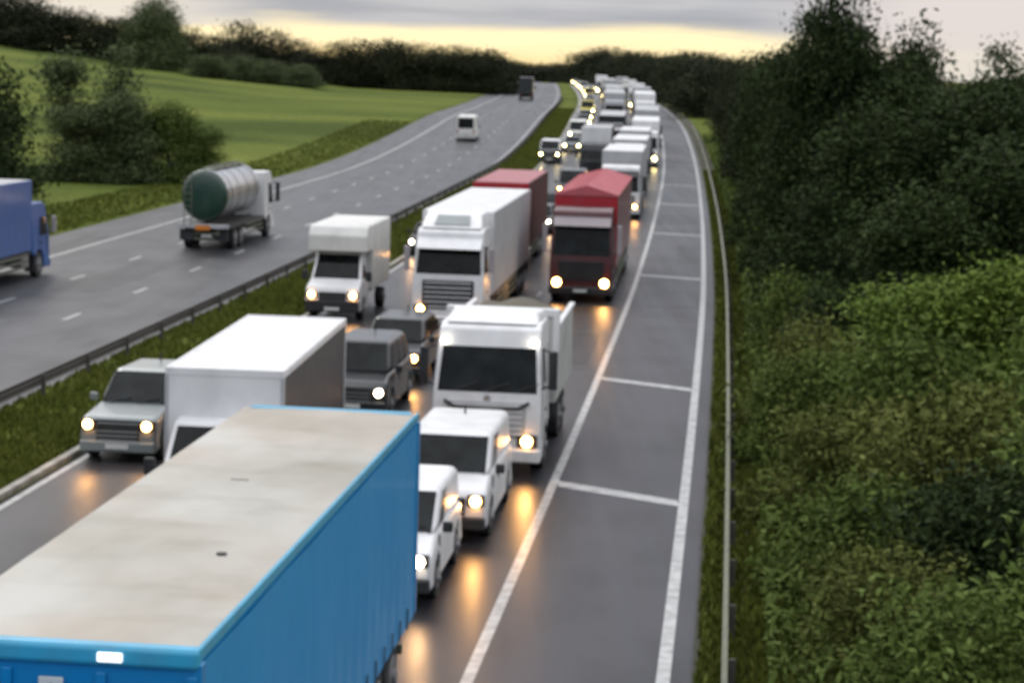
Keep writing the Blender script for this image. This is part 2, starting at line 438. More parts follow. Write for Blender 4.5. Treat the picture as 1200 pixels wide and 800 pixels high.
# ------------------------------------------------------------------ vehicles
def place(root, X, Y, back=False, lift=0):
    root.location = (X, Y, zr(Y) + lift)
    th = -math.atan(slope(Y + (6 if not back else -4)))
    pz = math.atan(zr(Y+2) - zr(Y-2)) / 4
    root.rotation_mode = 'XYZ'
    root.rotation_euler = (pz if not back else -pz, 0, th + (math.pi if back else 0))
    return root
def wheel(parent, x, y, r=.5, w=.3):
    s = 1 if x > 0 else -1
    t = MB().cyl((0, 0, 0), r, w, 'x', 24).build('wheel', RUBBER, parent, bev=.03)
    t.location = (x, y, r)
    rm = MB().cyl((s*(w/2+.005), 0, 0), r*.60, .03, 'x', 20).cyl((s*(w/2+.03), 0, 0), r*.22, .07, 'x', 12)
    rm.build('rim', RIM, t, bev=.01)
    return t
def lamp(parent, x, z, y=-.02, r=.12, w=.30, h=.22, mat=LAMP, on=True, spot=0, sq=False):
    hs = MB().box(-w/2, w/2, -.03, .10, -h/2, h/2).build('headlight', BLACK, parent, bev=.02)
    hs.location = (x, y, z)
    MB().cyl((0, -.045, 0), r, .03, 'y', 20).build('lens', mat if on else PALE, hs)
    if spot:
        ld = bpy.data.lights.new('headlight_beam', 'SPOT'); ld.energy = spot*.4; ld.color = (1, .48, .14); ld.spot_size = math.radians(80); ld.spot_blend = .8; ld.shadow_soft_size = .1
        lo = bpy.data.objects.new('headlight_beam', ld); COL.objects.link(lo); lo.parent = hs; lo.location = (0, -.12, 0)
        lo.rotation_euler = (math.radians(90-14), 0, math.radians(180)) 
        lo.rotation_euler = Vector((0, 1, .22)).to_track_quat('Z', 'Y').to_euler()
    return hs
def arch(yc, r, zb, n=8):
    return [(yc + r*math.cos(a), max(zb, r*math.sin(a) + zb)) for a in [math.pi - math.pi*i/n for i in range(n+1)]]

def truck_cab(root, col, H=3.3, W=2.45, D=2.2, visor=PALE, lights=LAMP, spot=0, grille=BLACK, facecol=None, deflector=0, markers=False, dpanel=None, wb=None, wt=None, lampz=.78, lampr=.125, wip=True, floor=.32, on=True, mirrors=BLACK):
    hw = W/2
    wb = wb or (1.62 if H < 3.6 else 1.80); wt = wt or H-.55
    ra = .60
    prof = [(0.03, floor), (0.0, .8), (0.02, wb), (.30, wt), (.42, H-.12), (.75, H), (D, H), (D, .95)]
    prof += [(1.35+ra, .95)] + [(1.35 + ra*math.cos(a), .5 + ra*math.sin(a)) for a in [math.radians(d) for d in (30, 60, 90, 120, 150)]] + [(1.35-ra-.02, floor+.1), (1.35-ra-.02, floor)]
    MB().prism(prof, -hw, hw, x0t=-hw+.09, x1t=hw-.09, zt=wb).build('cab', col, root, bev=.06)
    a, b_ = (.02, wb), (.30, wt)
    ws = MB(); ws.panel((-hw, a[0], a[1]), (hw, a[0], a[1]), (hw-.08, b_[0], b_[1]), (-hw+.08, b_[0], b_[1]), .012, (.045, .045, .02, .02))
    w = ws.build('windscreen', GLASS, root, bev=.008)
    if wip:
        wp = MB()
        for x in (-.75, -.05, .6): wp.tube((x, -.015, wb+.05), (x+.55, .045, wb+.25), .012)
        wp.each('wiper', BLACK, w)
    for sx in (-1, 1):
        xb = sx*(hw+.001)
        q = [(xb, .30, wb), (xb, 1.25, wb), (sx*(hw-.07), 1.25, wt), (sx*(hw-.07), .42, wt)]
        if sx < 0: q = [q[1], q[0], q[3], q[2]]
        MB().panel(*q, .008, (.06, .05, .06, .08)).build('side_window', GLASS, root)
        d = MB().box(sx*hw-.006, sx*hw+.006, .28, .295, .8, wb).box(sx*hw-.006, sx*hw+.006, 1.33, 1.345, 1.15, wt)
        d.each('door_seam', BLACK, root)
        MB().box(sx*hw-.03, sx*hw+.03, 1.05, 1.22, 1.35, 1.40).build('door_handle', BLACK, root)
        mr = MB().box(sx*(hw+.22)-.10, sx*(hw+.22)+.10, .12, .24, wb+.10, wt-.05)
        mo = mr.build('mirror', mirrors, root, bev=.04)
        MB().tube((sx*(hw-.05), .30, wt-.02), (sx*(hw+.22), .18, wt-.1), .025).tube((sx*(hw-.02), .2, wb+.12), (sx*(hw+.22), .18, wb+.2), .025).each('mirror_arm', BLACK, mo)
    gr = MB()
    nsl = 6
    gr.box(-hw*.72, hw*.72, -.035, .03, .86, wb-.18)
    go = gr.build('grille', grille, root, bev=.03)
    sl = MB()
    for i in range(nsl):
        z = .93 + i*(wb-1.15)/(nsl-.6); sl.box(-hw*.66, hw*.66, -.055, -.03, z, z+.035)
    sl.build('slat', facecol or col, go)
    bp = MB().box(-hw-.01, hw+.01, -.12, .25, floor, .62)
    bo = bp.build('bumper', facecol or col, root, bev=.05)
    MB().box(-.55, .55, -.135, -.05, floor+.06, .56).build('air_intake', BLACK, bo)
    MB().box(-.26, .26, -.150, -.136, floor+.10, floor+.21).build('number_plate', PLATE, root)
    for sx in (-1, 1): lamp(root, sx*(hw-.30), lampz, -.03, lampr, .46, max(.24, lampr*2+.02), lights, on, spot)
    if visor:
        MB().hexa([(-hw+.12, -.16, wt-.12), (hw-.12, -.16, wt-.12), (hw-.12, .30, wt+.02), (-hw+.12, .30, wt+.02), (-hw+.12, -.16, wt-.08), (hw-.12, -.16, wt-.08), (hw-.12, .38, wt+.24), (-hw+.12, .38, wt+.24)]).build('sun_visor', visor, root, bev=.02)
    if deflector:
        MB().hexa([(-hw+.16, .55, H-.02), (hw-.16, .55, H-.02), (hw-.12, D, H-.02), (-hw+.12, D, H-.02), (-hw+.30, D-.75, H+deflector), (hw-.30, D-.75, H+deflector), (hw-.18, D-.02, H+deflector+.05), (-hw+.18, D-.02, H+deflector+.05)]).build('wind_deflector', col, root, bev=.08)
        if dpanel:
            MB().panel((-hw+.16, .55, H), (hw-.16, .55, H), (hw-.30, D-.75, H+deflector), (-hw+.30, D-.75, H+deflector), .02, (.2, .2, .2, .15)).build('deflector_panel', dpanel, root, bev=.01)
    if markers:
        for sx in (-1, 1):
            q = MB().cyl((sx*(hw-.22), .28, wt+.10), .075, .16, 'y', 14).build('marker_lamp', MARK, root)
    for sx in (-1, 1):
        wheel(root, sx*(hw-.17), 1.35)
        MB().box(sx*(hw-.42), sx*(hw-.02), 1.95, 2.0, .25, .9).build('mud_flap', BLACK, root)

def body_box(root, y0, y1, z0, z1, W, side, roof, front=None, rails=None, name='box_body', gable=0, frame=None):
    hw = W/2
    mb = MB()
    mats = [side, front or side]
    mb.box(-hw, hw, y0, y1, z0, z1)
    mb.mi = [0, 0, 1, 0, 0, 0]
    b = mb.build(name, mats, root, bev=.03)
    if gable:
        MB().prism([(0, 0)], 0, 0) if False else None
        r = MB(); v = []
        for y in (y0-.03, y1+.03): v += [(-hw-.02, y, z1+.002), (hw+.02, y, z1+.002), (hw+.02, y, z1+.06), (.0, y, z1+gable), (-hw-.02, y, z1+.06)]
        r.add(v, [(0,1,2,3,4), (9,8,7,6,5), (0,5,6,1), (1,6,7,2), (2,7,8,3), (3,8,9,4), (4,9,5,0)])
        r.build('roof_sheet', roof, root, bev=.02)
        hp = MB()
        n_ = int((y1-y0)/1.5)
        for i in range(n_+1):
            y = y0 + (y1-y0)*i/n_
            hp.tube((-hw-.01, y, z1+.07), (0, y, z1+gable+.012), .022).tube((hw+.01, y, z1+.07), (0, y, z1+gable+.012), .022)
        hp.each('roof_hoop', roof, root, 2)
    else:
        MB().box(-hw+.05, hw-.05, y0+.05, y1-.05, z1-.02, z1+.012).build('roof', roof, root)
    if rails:
        mb = MB(); e = .012
        mb.box(-hw-e, -hw+.07, y0-e, y1+e, z1-.12, z1+.03); mb.box(hw-.07, hw+e, y0-e, y1+e, z1-.12, z1+.03)
        mb.box(-hw+.07, hw-.07, y0-e, y0+.07, z1-.12, z1+.03); mb.box(-hw+.07, hw-.07, y1-.07, y1+e, z1-.12, z1+.03)
        mb.build('top_rail', rails, root, bev=.015)
    if frame:
        mb = MB(); e = .015
        for sx in (-1, 1):
            for ya, yb in ((y0-.01, y0+.10), (y1-.16, y1+.01)): mb.box(sx*hw-.06 if sx > 0 else -hw-e, hw+e if sx > 0 else -hw+.06, ya, yb, z0-.02, z1-.12)
        mb.each('corner_post', frame, root, bev=.01)
    MB().box(-hw+.02, hw-.02, y0+.02, y1-.02, z0-.12, z0-.003).build('side_rail', CHAS, root)
    return b
def chassis(root, y0, y1, z0, axles, W=2.45, rear=True, skirt=None, r=.5):
    hw = W/2
    mb = MB()
    for sx in (-1, 1): mb.box(sx*.42-.06, sx*.42+.06, y0, y1, .62, z0-.13)
    for i in range(int((y1-y0)/1.4)): mb.box(-.36, .36, y0+.3+i*1.4, y0+.42+i*1.4, .68, z0-.18)
    mb.build('chassis', CHAS, root)
    for ya in axles:
        for sx in (-1, 1): wheel(root, sx*(hw-.19), ya, r, .34)
    if skirt:
        ys, ye = skirt
        for sx in (-1, 1):
            g_ = MB()
            for z in (.50, .72, .94): g_.box(sx*hw-.02, sx*hw+.02, ys, ye, z, z+.10)
            g_.build('side_guard', GALV, root, bev=.01)
    if rear:
        MB().box(-hw+.08, hw-.08, y1-.1, y1, .45, .60).build('underrun_bar', GALV, root, bev=.01)
        for sx in (-1, 1): MB().box(sx*(hw-.3)-.2, sx*(hw-.3)+.2, y1-.02, y1+.03, .68, .82).build('tail_light', TAIL, root)

def truck(name, X, Y, label, cat, L, Wb=2.5, Hb=4.0, zb=1.15, cab=WHITE, side=WHITE, roof=WHITE, front=None, H=3.3, y_box=2.45, axles=None, gable=0, rails=None, frame=None, group=None, back=False, **kw):
    root = empty(name)
    tag(root, label, cat, group)
    truck_cab(root, cab, H=H, **kw)
    body_box(root, y_box, L, zb, Hb, Wb, side, roof, front, gable=gable, rails=rails, frame=frame, name='trailer' if L > 12 else 'box_body')
    if axles is None: axles = (3.6, L-1.6, L-2.9, L-4.2) if L > 12 else (L-2.1,) if L < 9 else (L-2.2, L-3.5)
    chassis(root, 1.9, L, zb, axles, skirt=(axles[0]+.7, axles[-1]-.7) if L > 12 else (2.8, axles[-1]-.7))
    MB().box(-1.15, -.60, 2.5, 3.0 if L > 12 else 3.4, .5, 1.0).build('fuel_tank', STEEL, root, bev=.06)
    return place(root, X, Y, back)

def car(name, X, Y, label, cat, col, L=4.4, W=1.82, belt=.98, roof=1.5, hood=1.05, ws=.75, hood_z=None, bw=.2, van=False, roofcol=None, lights=LAMP, spot=0, on=True, group=None, back=False, r=.33, grille=BLACK, tall_front=0, lampz=None, rackr=False, amber=False):
    root = empty(name); tag(root, label, cat, group)
    hz = hood_z or belt-.10; hw = W/2
    zb = .24; ra = r+.07
    f, re = .82, L-.85
    prof = [(.06, zb), (0, .42), (.02, hz-.22), (.16, hz-.04), (hood, belt), (L-.06, belt), (L, belt-.3), (L, .40), (L-.05, zb)]
    for yc in (re, f):
        prof += [(yc + ra*math.cos(a), r + ra*math.sin(a) if 0 < i < 8 else zb) for i, a in [(i, math.pi*i/8) for i in range(9)]]
    body = MB().prism(prof, -hw, hw, x0t=-hw+.05, x1t=hw-.05, zt=.7).build('body', col, root, bev=.13, seg=4)
    yt = hood - .05 + ws; yb = L-.05
    ye = L-.12 if van else L-.55
    wt = hw-.10 if van else hw-.20; wbt = hw-.07
    g8 = [(-wbt, hood-.08, belt-.04), (wbt, hood-.08, belt-.04), (wbt, yb, belt-.04), (-wbt, yb, belt-.04), (-wt, yt, roof), (wt, yt, roof), (wt, ye, roof-.03), (-wt, ye, roof-.03)]
    MB().hexa(g8).build('roof', roofcol or col, root, bev=.19 if not van else .15, seg=4)
    MB().panel(g8[0], g8[1], g8[5], g8[4], .010, (.05, .05, .10, .09)).build('windscreen', GLASS, root, bev=.01)
    MB().panel(g8[2], g8[3], g8[7], g8[6], .008, (.08, .08, .12, .14)).build('rear_window', GLASS, root)
    A, B, Cc, Dd = [Vector(p) for p in (g8[1], g8[2], g8[6], g8[5])]
    def LP(u, v): return (A*(1-u)+B*u)*(1-v)+(Dd*(1-u)+Cc*u)*v
    spans = [(.10, .30)] if van else [(.10, .40), (.43, .70), (.73, .90)]
    for u0, u1 in spans:
        u0t = u0 + (.02 if u0 < .2 else 0)
        q = [LP(u0, .14), LP(u1, .14), LP(u1, .86), LP(u0t, .86)]
        MB().panel(*q, .006).build('side_window', GLASS, root)
        qm = [Vector((-p.x, p.y, p.z)) for p in q]
        MB().panel(qm[1], qm[0], qm[3], qm[2], .006).build('side_window', GLASS, root)
    wp = MB()
    for x in (-.55, .1): wp.tube((x, hood-.02, belt+.03), (x+.5, hood+.10, belt+.13), .012)
    wp.each('wiper', BLACK, root)
    MB().box(-.02, .02, L-1.0, L-.98, roof-.02, roof+.16).build('aerial', BLACK, root)
    MB().box(-.11, .11, yt+.02, yt+.10, roof-.16, roof-.09).build('rear_view_mirror', BLACK, root)
    go = MB().box(-hw*.55, hw*.55, -.025, .05, .46, hz-.16).build('grille', grille, root, bev=.02)
    s_ = MB()
    for i in range(3): s_.box(-hw*.52, hw*.52, -.04, -.02, .50+i*.1, .53+i*.1)
    s_.build('slat', STEEL, go)
    bo = MB().box(-hw+.03, hw-.03, -.06, .2, zb, .50).build('bumper', BLACK if grille is BLACK and van else col, root, bev=.05)
    MB().box(-.26, .26, -.078, -.062, .33, .44).build('number_plate', PLATE, root)
    if lights is LAMP and len(label) % 2: lights = LAMPW
    for sx in (-1, 1):
        lamp(root, sx*(hw-.22), lampz or hz-.20, -.01, .105, .34, .21, lights, on, spot)
        mo = MB().box(sx*(hw+.10)-.09, sx*(hw+.10)+.09, hood+.22, hood+.33, belt+.0, belt+.18).build('mirror', col if not van else BLACK, root, bev=.03)
        wheel(root, sx*(hw-.12), f, r, .22); wheel(root, sx*(hw-.12), re, r, .22)
        MB().box(sx*(hw-.18)-.09, sx*(hw-.18)+.09, L-.03, L+.015, belt-.35, belt-.08).build('tail_light', TAIL, root)
        MB().box(sx*(hw-.02)-.014, sx*(hw-.02)+.014, hood+.12, hood+.135, .40, belt-.03).box(sx*(hw-.02)-.014, sx*(hw-.02)+.014, hood+1.15, hood+1.165, .40, belt-.03).each('door_seam', BLACK, root)
        MB().box(sx*(hw-.03)-.012, sx*(hw-.03)+.012, hood+.95, hood+1.1, belt-.16, belt-.12).build('door_handle', BLACK, root)
    return place(root, X, Y, back)

def luton(name, X, Y, label, cat, cabcol=WHITE, side=WHITE, boxW=2.15, box=(1.65, 5.9), boxz=(.95, 3.3), over=0, cabW=1.95, cab_h=2.25, lights=LAMP, spot=0, group=None, front=None, sidecol=None, frame=None, nose=.75, roof=None, Hc=1.25):
    """bonneted light van cab with a square box body behind it; over > 0 lets the box reach out over the cab"""
    root = empty(name); tag(root, label, cat, group)
    hw = cabW/2; r = .36; ra = .43; zb = .30; f = .9
    prof = [(.05, zb), (0, .5), (.03, Hc-.25), (.12, Hc-.08), (nose, Hc+.12), (2.1, Hc+.12), (2.1, zb)]
    prof += [(f + ra*math.cos(a), r + ra*math.sin(a) if 0 < i < 8 else zb) for i, a in [(i, math.pi*i/8) for i in range(9)]]
    MB().prism(prof, -hw, hw, x0t=-hw+.04, x1t=hw-.04, zt=.8).build('cab', cabcol, root, bev=.05)
    g8 = [(-hw+.06, nose-.1, Hc+.07), (hw-.06, nose-.1, Hc+.07), (hw-.06, 2.08, Hc+.07), (-hw+.06, 2.08, Hc+.07), (-hw+.18, nose+.62, cab_h), (hw-.18, nose+.62, cab_h), (hw-.16, 2.08, cab_h+.03), (-hw+.16, 2.08, cab_h+.03)]
    MB().hexa(g8).build('cab_roof', cabcol, root, bev=.06)
    MB().panel(g8[0], g8[1], g8[5], g8[4], .010, (.05, .05, .09, .08)).build('windscreen', GLASS, root, bev=.01)
    for sx in (-1, 1):
        q = [(sx*(hw-.06), nose+.12, Hc+.1), (sx*(hw-.06), 1.8, Hc+.1), (sx*(hw-.17), 1.8, cab_h-.06), (sx*(hw-.18), nose+.66, cab_h-.06)]
        if sx < 0: q = [q[1], q[0], q[3], q[2]]
        MB().panel(*q, .008, (.04, .04, .06, .08)).build('side_window', GLASS, root)
        mo = MB().box(sx*(hw+.16)-.11, sx*(hw+.16)+.11, .78, .90, Hc+.08, Hc+.42).build('mirror', BLACK, root, bev=.04)
        MB().tube((sx*(hw-.05), .9, Hc+.2), (sx*(hw+.14), .85, Hc+.25), .03).build('mirror_arm', BLACK, mo)
        lamp(root, sx*(hw-.24), .90, -.0, .12, .38, .22, lights, True, spot)
        wheel(root, sx*(hw-.14), f, r, .24); wheel(root, sx*(hw-.10), box[1]-1.2, r, .3)
        MB().box(sx*(boxW/2-.2)-.08, sx*(boxW/2-.2)+.08, box[1]-.02, box[1]+.02, boxz[0]+.02, boxz[0]+.2).build('tail_light', TAIL, root)
    go = MB().box(-hw*.5, hw*.5, -.03, .05, .62, Hc-.26).build('grille', BLACK, root, bev=.02)
    s_ = MB()
    for i in range(3): s_.box(-hw*.47, hw*.47, -.045, -.02, .67+i*.09, .70+i*.09)
    s_.build('slat', GREYP, go)
    MB().box(-hw+.02, hw-.02, -.07, .2, zb, .70).build('bumper', BLACK, root, bev=.05)
    MB().box(-.26, .26, -.088, -.072, .36, .47).build('number_plate', PLATE, root)
    bw = boxW/2
    if over:
        y0, y1 = box; z0, z1 = boxz; zo = cab_h + .06
        prof = [(y0-over, zo), (y0-over, z1-.35), (y0-over+.25, z1-.04), (y0-over+.45, z1), (y1, z1), (y1, z0), (y0+.45, z0), (y0+.45, zo)]
        MB().prism(prof, -bw, bw).build('box_body', [side], root, bev=.05)
        MB().box(-bw+.06, bw-.06, y0-over+.5, y1-.06, z1-.02, z1+.01).build('roof', roof or side, root)
    else:
        body_box(root, box[0], box[1], boxz[0], boxz[1], boxW, sidecol or side, roof or side, front or side, rails=side, frame=frame)
    mb = MB()
    for sx in (-1, 1): mb.box(sx*.4-.05, sx*.4+.05, 1.9, box[1], .5, boxz[0]-.125)
    mb.build('chassis', CHAS, root)
    return place(root, X, Y)

G1 = 'queue of vehicles in the near lane beside the hard shoulder'
G2 = 'queue of vehicles in the middle lane'
G3 = 'queue of vehicles in the far lane beside the grass'

# --- the blue lorry right below the bridge
root = empty('articulated_lorry'); tag(root, 'big blue box lorry with a stained cream roof, nearest of all the vehicles', 'lorry', G1)
truck_cab(root, BLUE, H=3.35, spot=0, deflector=.35)
HB, y0, y1, hw = 4.0, 3.0, 16.15, 1.275
body_box(root, y0, y1, 1.15, HB-.03, 2.55, BLUEC, None or WHITE, BLUE, name='trailer')
for ch in list(root.children):
    if ch.name.startswith('roof'): bpy.data.objects.remove(ch)
m, n, l, b = new_mat('stained_roof'); 
a1 = noise(n, l, .55, 7, stretch=(1, .45, 1)); a2 = noise(n, l, 1.1, 6, stretch=(.8, 1.3, 1)); a3 = noise(n, l, .35, 3)
c1 = ramp(n, l, a1, [(.28, (.27, .25, .20)), (.50, (.40, .385, .34)), (.72, (.50, .495, .46))])
mx = n.new('ShaderNodeMix'); mx.data_type = 'RGBA'; mx.blend_type = 'MULTIPLY'; mx.inputs[0].default_value = .9
l.new(c1, mx.inputs[6]); l.new(ramp(n, l, a2, [(.30, (.84, .83, .80)), (.50, (1, 1, 1)), (1, (1, 1, 1))]), mx.inputs[7])
m3 = n.new('ShaderNodeMix'); m3.data_type = 'RGBA'; m3.blend_type = 'MULTIPLY'; m3.inputs[0].default_value = .8
l.new(mx.outputs[2], m3.inputs[6]); l.new(ramp(n, l, a3, [(.42, (.95, .86, .80)), (.62, (1.0, 1.0, 1.0))]), m3.inputs[7])
l.new(m3.outputs[2], b.inputs['Base Color']); b.inputs['Roughness'].default_value = .55
STAIN = m
mb = MB(); nx, ny = 8, 40
for j in range(ny+1):
    for i in range(nx+1):
        x = -hw+.005+(2*hw-.03)*i/nx; y = y0+.09+(y1-y0-.18)*j/ny
        mb.v.append((x, y, HB+.004+.018*math.sin(math.pi*i/nx)+rnd.uniform(-.003, .003)))
for j in range(ny):
    for i in range(nx): mb.f.append((j*(nx+1)+i, j*(nx+1)+i+1, (j+1)*(nx+1)+i+1, (j+1)*(nx+1)+i)); mb.mi.append(0)
mb.build('roof_panel', STAIN, root, smooth=True, fix=False)
mb = MB()
mb.cyl((.62, y0+3.6, HB+.02), .055, .03, 'z', 12); mb.box(-.2, .02, y0+7.5, y0+7.53, HB+.015, HB+.026)
mb.each('roof_patch', BLACK, root)
RAILB = paint('sky_blue_rail', (.03, .36, .58), .4, dirt=.3, scale=3)
mb = MB()
for sx in (-1, 1): mb.box(sx*(hw-.012)-.028, sx*(hw-.012)+.028, y0, y1, HB-.10, HB+(.028 if sx > 0 else .0))
mb.box(-hw+.09, hw-.09, y1-.22, y1+.012, HB-.12, HB+.025)
mb.build('top_rail', RAILB, root, bev=.03)
MB().box(-hw-.015, hw+.015, y0-.05, y0+.14, HB-.17, HB+.03).build('front_header', RAILB, root, bev=.06, seg=4)
mb = MB()
for x in (-hw+.05, hw-.05, -.42, .42): mb.box(x-.045, x+.045, y0-.035, y0-.002, 1.25, HB-.22)
mb.box(-hw+.05, hw-.05, y0-.03, y0-.002, HB-.62, HB-.56)
mb.build('front_stiffener', BLUE, root, bev=.01)
ml = MB().box(-.02, .20, y0-.085, y0-.045, HB-.11, HB-.03).build('marker_lamp', emit('clear_marker', (1, 1, 1), 1.2), root, bev=.01)
ml.location = (.42, 0, .0)
pl = MB().box(.0, .22, y0-.042, y0-.028, HB-.45, HB-.28).build('white_plate', PLATE, root, bev=.008); pl.location = (-.13, 0, 0)
sym = MB().cyl((.11, y0-.045, HB-.37), .035, .008, 'y', 12).build('plate_mark', BLACK, pl)
# curtain folds, straps and buckles
mb = MB(); nyc, nzc = 130, 6
for sx in (1, -1):
    o0 = len(mb.v)
    for j in range(nyc+1):
        y = y0+.15+(y1-y0-.32)*j/nyc
        for i in range(nzc+1):
            z = 1.02+(HB-.12-1.02)*i/nzc
            dep = .008+.003*math.sin(y*9.2+.5*math.sin(z*2))*(.35+.65*(1-i/nzc))+.006*math.sin(y*2.1+z)
            mb.v.append((sx*(hw+.012+max(.002, dep)), y, z))
    for j in range(nyc):
        for i in range(nzc):
            q = (o0+j*(nzc+1)+i, o0+(j+1)*(nzc+1)+i, o0+(j+1)*(nzc+1)+i+1, o0+j*(nzc+1)+i+1)
            mb.f.append(q if sx > 0 else tuple(reversed(q))); mb.mi.append(0)
mb.build('side_curtain', BLUEC, root, smooth=True, fix=False)
mb = MB()
for k_ in range(18):
    y = y0+.5+k_*.69
    for sx in (-1, 1): mb.box(sx*(hw+.045)-.006, sx*(hw+.045)+.006, y-.02, y+.02, 1.0, 1.32)
mb.each('curtain_strap', BLACK, root)
mb = MB()
for sx in (-1, 1):
    for ya, yb in ((y0-.01, y0+.14), (y1-.16, y1+.01)): mb.box(sx*hw-.05, sx*hw+.035, ya, yb, 1.05, HB-.11)
mb.each('corner_post', BLUE, root, bev=.015)
chassis(root, 2.0, 16.0, 1.15, (3.9, 12.0, 13.3, 14.6), skirt=(6.3, 11.2))
root.location = (0, 0, 0)
Yh = 18.3; root.rotation_euler = (0, 0, -math.atan(.102))
fx, fy = -2.54-1.275, 18.3
root.location = (fx-3*math.sin(math.atan(.102)), fy-3*math.cos(math.atan(.102)), 0)

# --- near lane (lane one)
car('small_van', -1.95, 35.6, 'small white van half hidden beside the rear of the blue lorry', 'van', WHITE, L=4.3, W=1.72, belt=1.06, roof=1.72, hood=.95, ws=.9, hood_z=.94, van=True, spot=90, group=G1, lampz=.80)
car('panel_van', -1.16, 40.7, 'white van with a wide dark windscreen right in front of the white tipper cab', 'van', WHITE, L=5.0, W=1.88, belt=1.14, roof=1.86, hood=1.0, ws=.72, hood_z=1.03, van=True, spot=110, group=G1, lampz=.82, r=.35)
# tipper
root = empty('tipper_truck'); tag(root, 'white tipper truck with two roof marker lamps, behind the white vans', 'truck', G1)
truck_cab(root, WHITE, H=3.35, W=2.45, spot=160, visor=None, wb=1.84, wt=2.86, deflector=.16, markers=True, grille=SIDEGREY, lampz=.80, mirrors=BLACK)
mb = MB()
for sx in (-1, 1): mb.tube((sx*.95, -.04, 1.66), (sx*.70, -.05, 1.52), .04).tube((sx*.70, -.05, 1.52), (0, -.05, 1.48), .03)
mb.build('face_trim', BLACK, root)
MB().cyl((0, .02, 1.72), .08, .03, 'y', 14).build('badge', STEEL, root)
yb0, yb1, bw_ = 3.1, 8.4, 1.29
mb = MB()
mb.box(-bw_, bw_, yb0, yb0+.08, 1.2, 3.30); mb.box(-bw_, -bw_+.07, yb0+.08, yb1, 1.2, 3.0); mb.box(bw_-.07, bw_, yb0+.08, yb1, 1.2, 3.0); mb.box(-bw_+.07, bw_-.07, yb1-.08, yb1, 1.2, 2.5); mb.box(-bw_+.07, bw_-.07, yb0+.08, yb1-.08, 1.2, 1.3)
mb.build('tipper_body', paint('worn_white_paint', (.56, .57, .54), .5, 0, 0, .5), root, bev=.015)
mb = MB(); mb.box(-bw_-.05, bw_+.05, yb0-.05, yb0+.22, 3.24, 3.42); mb.box(bw_-.1, bw_+.05, yb0-.05, yb0+.16, 1.6, 3.24); mb.box(-bw_-.05, -bw_+.1, yb0-.05, yb0+.16, 1.6, 3.24)
mb.box(bw_-.1, bw_+.04, yb0+.16, yb1, 2.94, 3.04); mb.box(-bw_-.04, -bw_+.1, yb0+.16, yb1, 2.94, 3.04)
mb.build('body_rim', WHITE, root, bev=.02)
mb = MB(); 
for i in range(9):
    for j in range(5):
        x = -1.1+i*.275; y = yb0+.2+j*1.15
        mb.v.append((x, y, 2.82+.34*math.sin((i+.5)/9*math.pi)+rnd.uniform(-.08, .08)))
for i in range(8):
    for j in range(4): mb.f.append((i*5+j, (i+1)*5+j, (i+1)*5+j+1, i*5+j+1)); mb.mi.append(0)
mb.build('load', LOAD, root, smooth=True)
MB().cyl((bw_-.15, yb0-.25, 1.75), .17, .5, 'z', 14).build('air_filter', SIDEGREY, root, bev=.02)
chassis(root, 1.9, 8.1, 1.2, (5.6, 6.95), skirt=None)
place(root, -.34, 47.6)
# red gabled lorry
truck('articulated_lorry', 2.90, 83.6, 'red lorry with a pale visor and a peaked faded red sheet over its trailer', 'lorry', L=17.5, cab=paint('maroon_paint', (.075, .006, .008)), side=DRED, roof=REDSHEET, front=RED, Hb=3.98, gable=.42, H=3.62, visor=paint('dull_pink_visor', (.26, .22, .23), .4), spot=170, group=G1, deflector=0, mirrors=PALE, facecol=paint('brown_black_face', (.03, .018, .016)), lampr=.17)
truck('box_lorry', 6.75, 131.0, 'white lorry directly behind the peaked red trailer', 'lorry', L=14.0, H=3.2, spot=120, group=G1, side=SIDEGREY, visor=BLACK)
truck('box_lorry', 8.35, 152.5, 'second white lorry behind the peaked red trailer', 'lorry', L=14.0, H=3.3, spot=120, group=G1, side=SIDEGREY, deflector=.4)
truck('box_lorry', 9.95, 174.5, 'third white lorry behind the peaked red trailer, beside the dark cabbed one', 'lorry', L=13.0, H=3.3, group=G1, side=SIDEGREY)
# --- middle lane
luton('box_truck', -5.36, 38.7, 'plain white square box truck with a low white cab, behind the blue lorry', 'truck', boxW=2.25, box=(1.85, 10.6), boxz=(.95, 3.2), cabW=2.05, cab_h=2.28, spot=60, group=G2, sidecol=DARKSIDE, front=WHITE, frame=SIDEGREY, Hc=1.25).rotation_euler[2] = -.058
car('people_carrier', -3.85, 54.4, 'dark grey people carrier with a light rounded roof edge, beside the white box truck', 'car', DGREY, L=4.8, W=1.9, belt=1.12, roof=1.88, hood=.95, ws=.65, van=False, spot=90, group=G2, lampz=.74)
car('estate_car', -3.25, 61.0, 'dark green grey car in front of the tall white articulated lorry', 'car', DGREY, L=4.7, W=1.88, belt=1.05, roof=1.68, hood=1.1, ws=.8, spot=90, group=G2, lampz=.74)
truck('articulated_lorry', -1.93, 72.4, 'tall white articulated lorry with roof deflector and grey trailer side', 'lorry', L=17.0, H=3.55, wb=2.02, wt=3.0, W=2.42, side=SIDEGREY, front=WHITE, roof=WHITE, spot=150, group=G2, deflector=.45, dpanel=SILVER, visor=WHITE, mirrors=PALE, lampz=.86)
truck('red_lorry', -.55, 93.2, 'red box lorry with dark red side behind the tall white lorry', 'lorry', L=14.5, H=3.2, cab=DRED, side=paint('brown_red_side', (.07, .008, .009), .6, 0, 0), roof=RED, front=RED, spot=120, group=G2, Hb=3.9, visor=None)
car('hatchback', 1.55, 117.3, 'dark hatchback with lit headlights behind the red box lorry', 'car', DGREY, L=4.2, roof=1.5, spot=90, group=G2)
car('black_car', 2.6, 128.5, 'black car in the middle lane, second behind the red box lorry', 'car', BLACK, L=4.5, roof=1.48, group=G2)
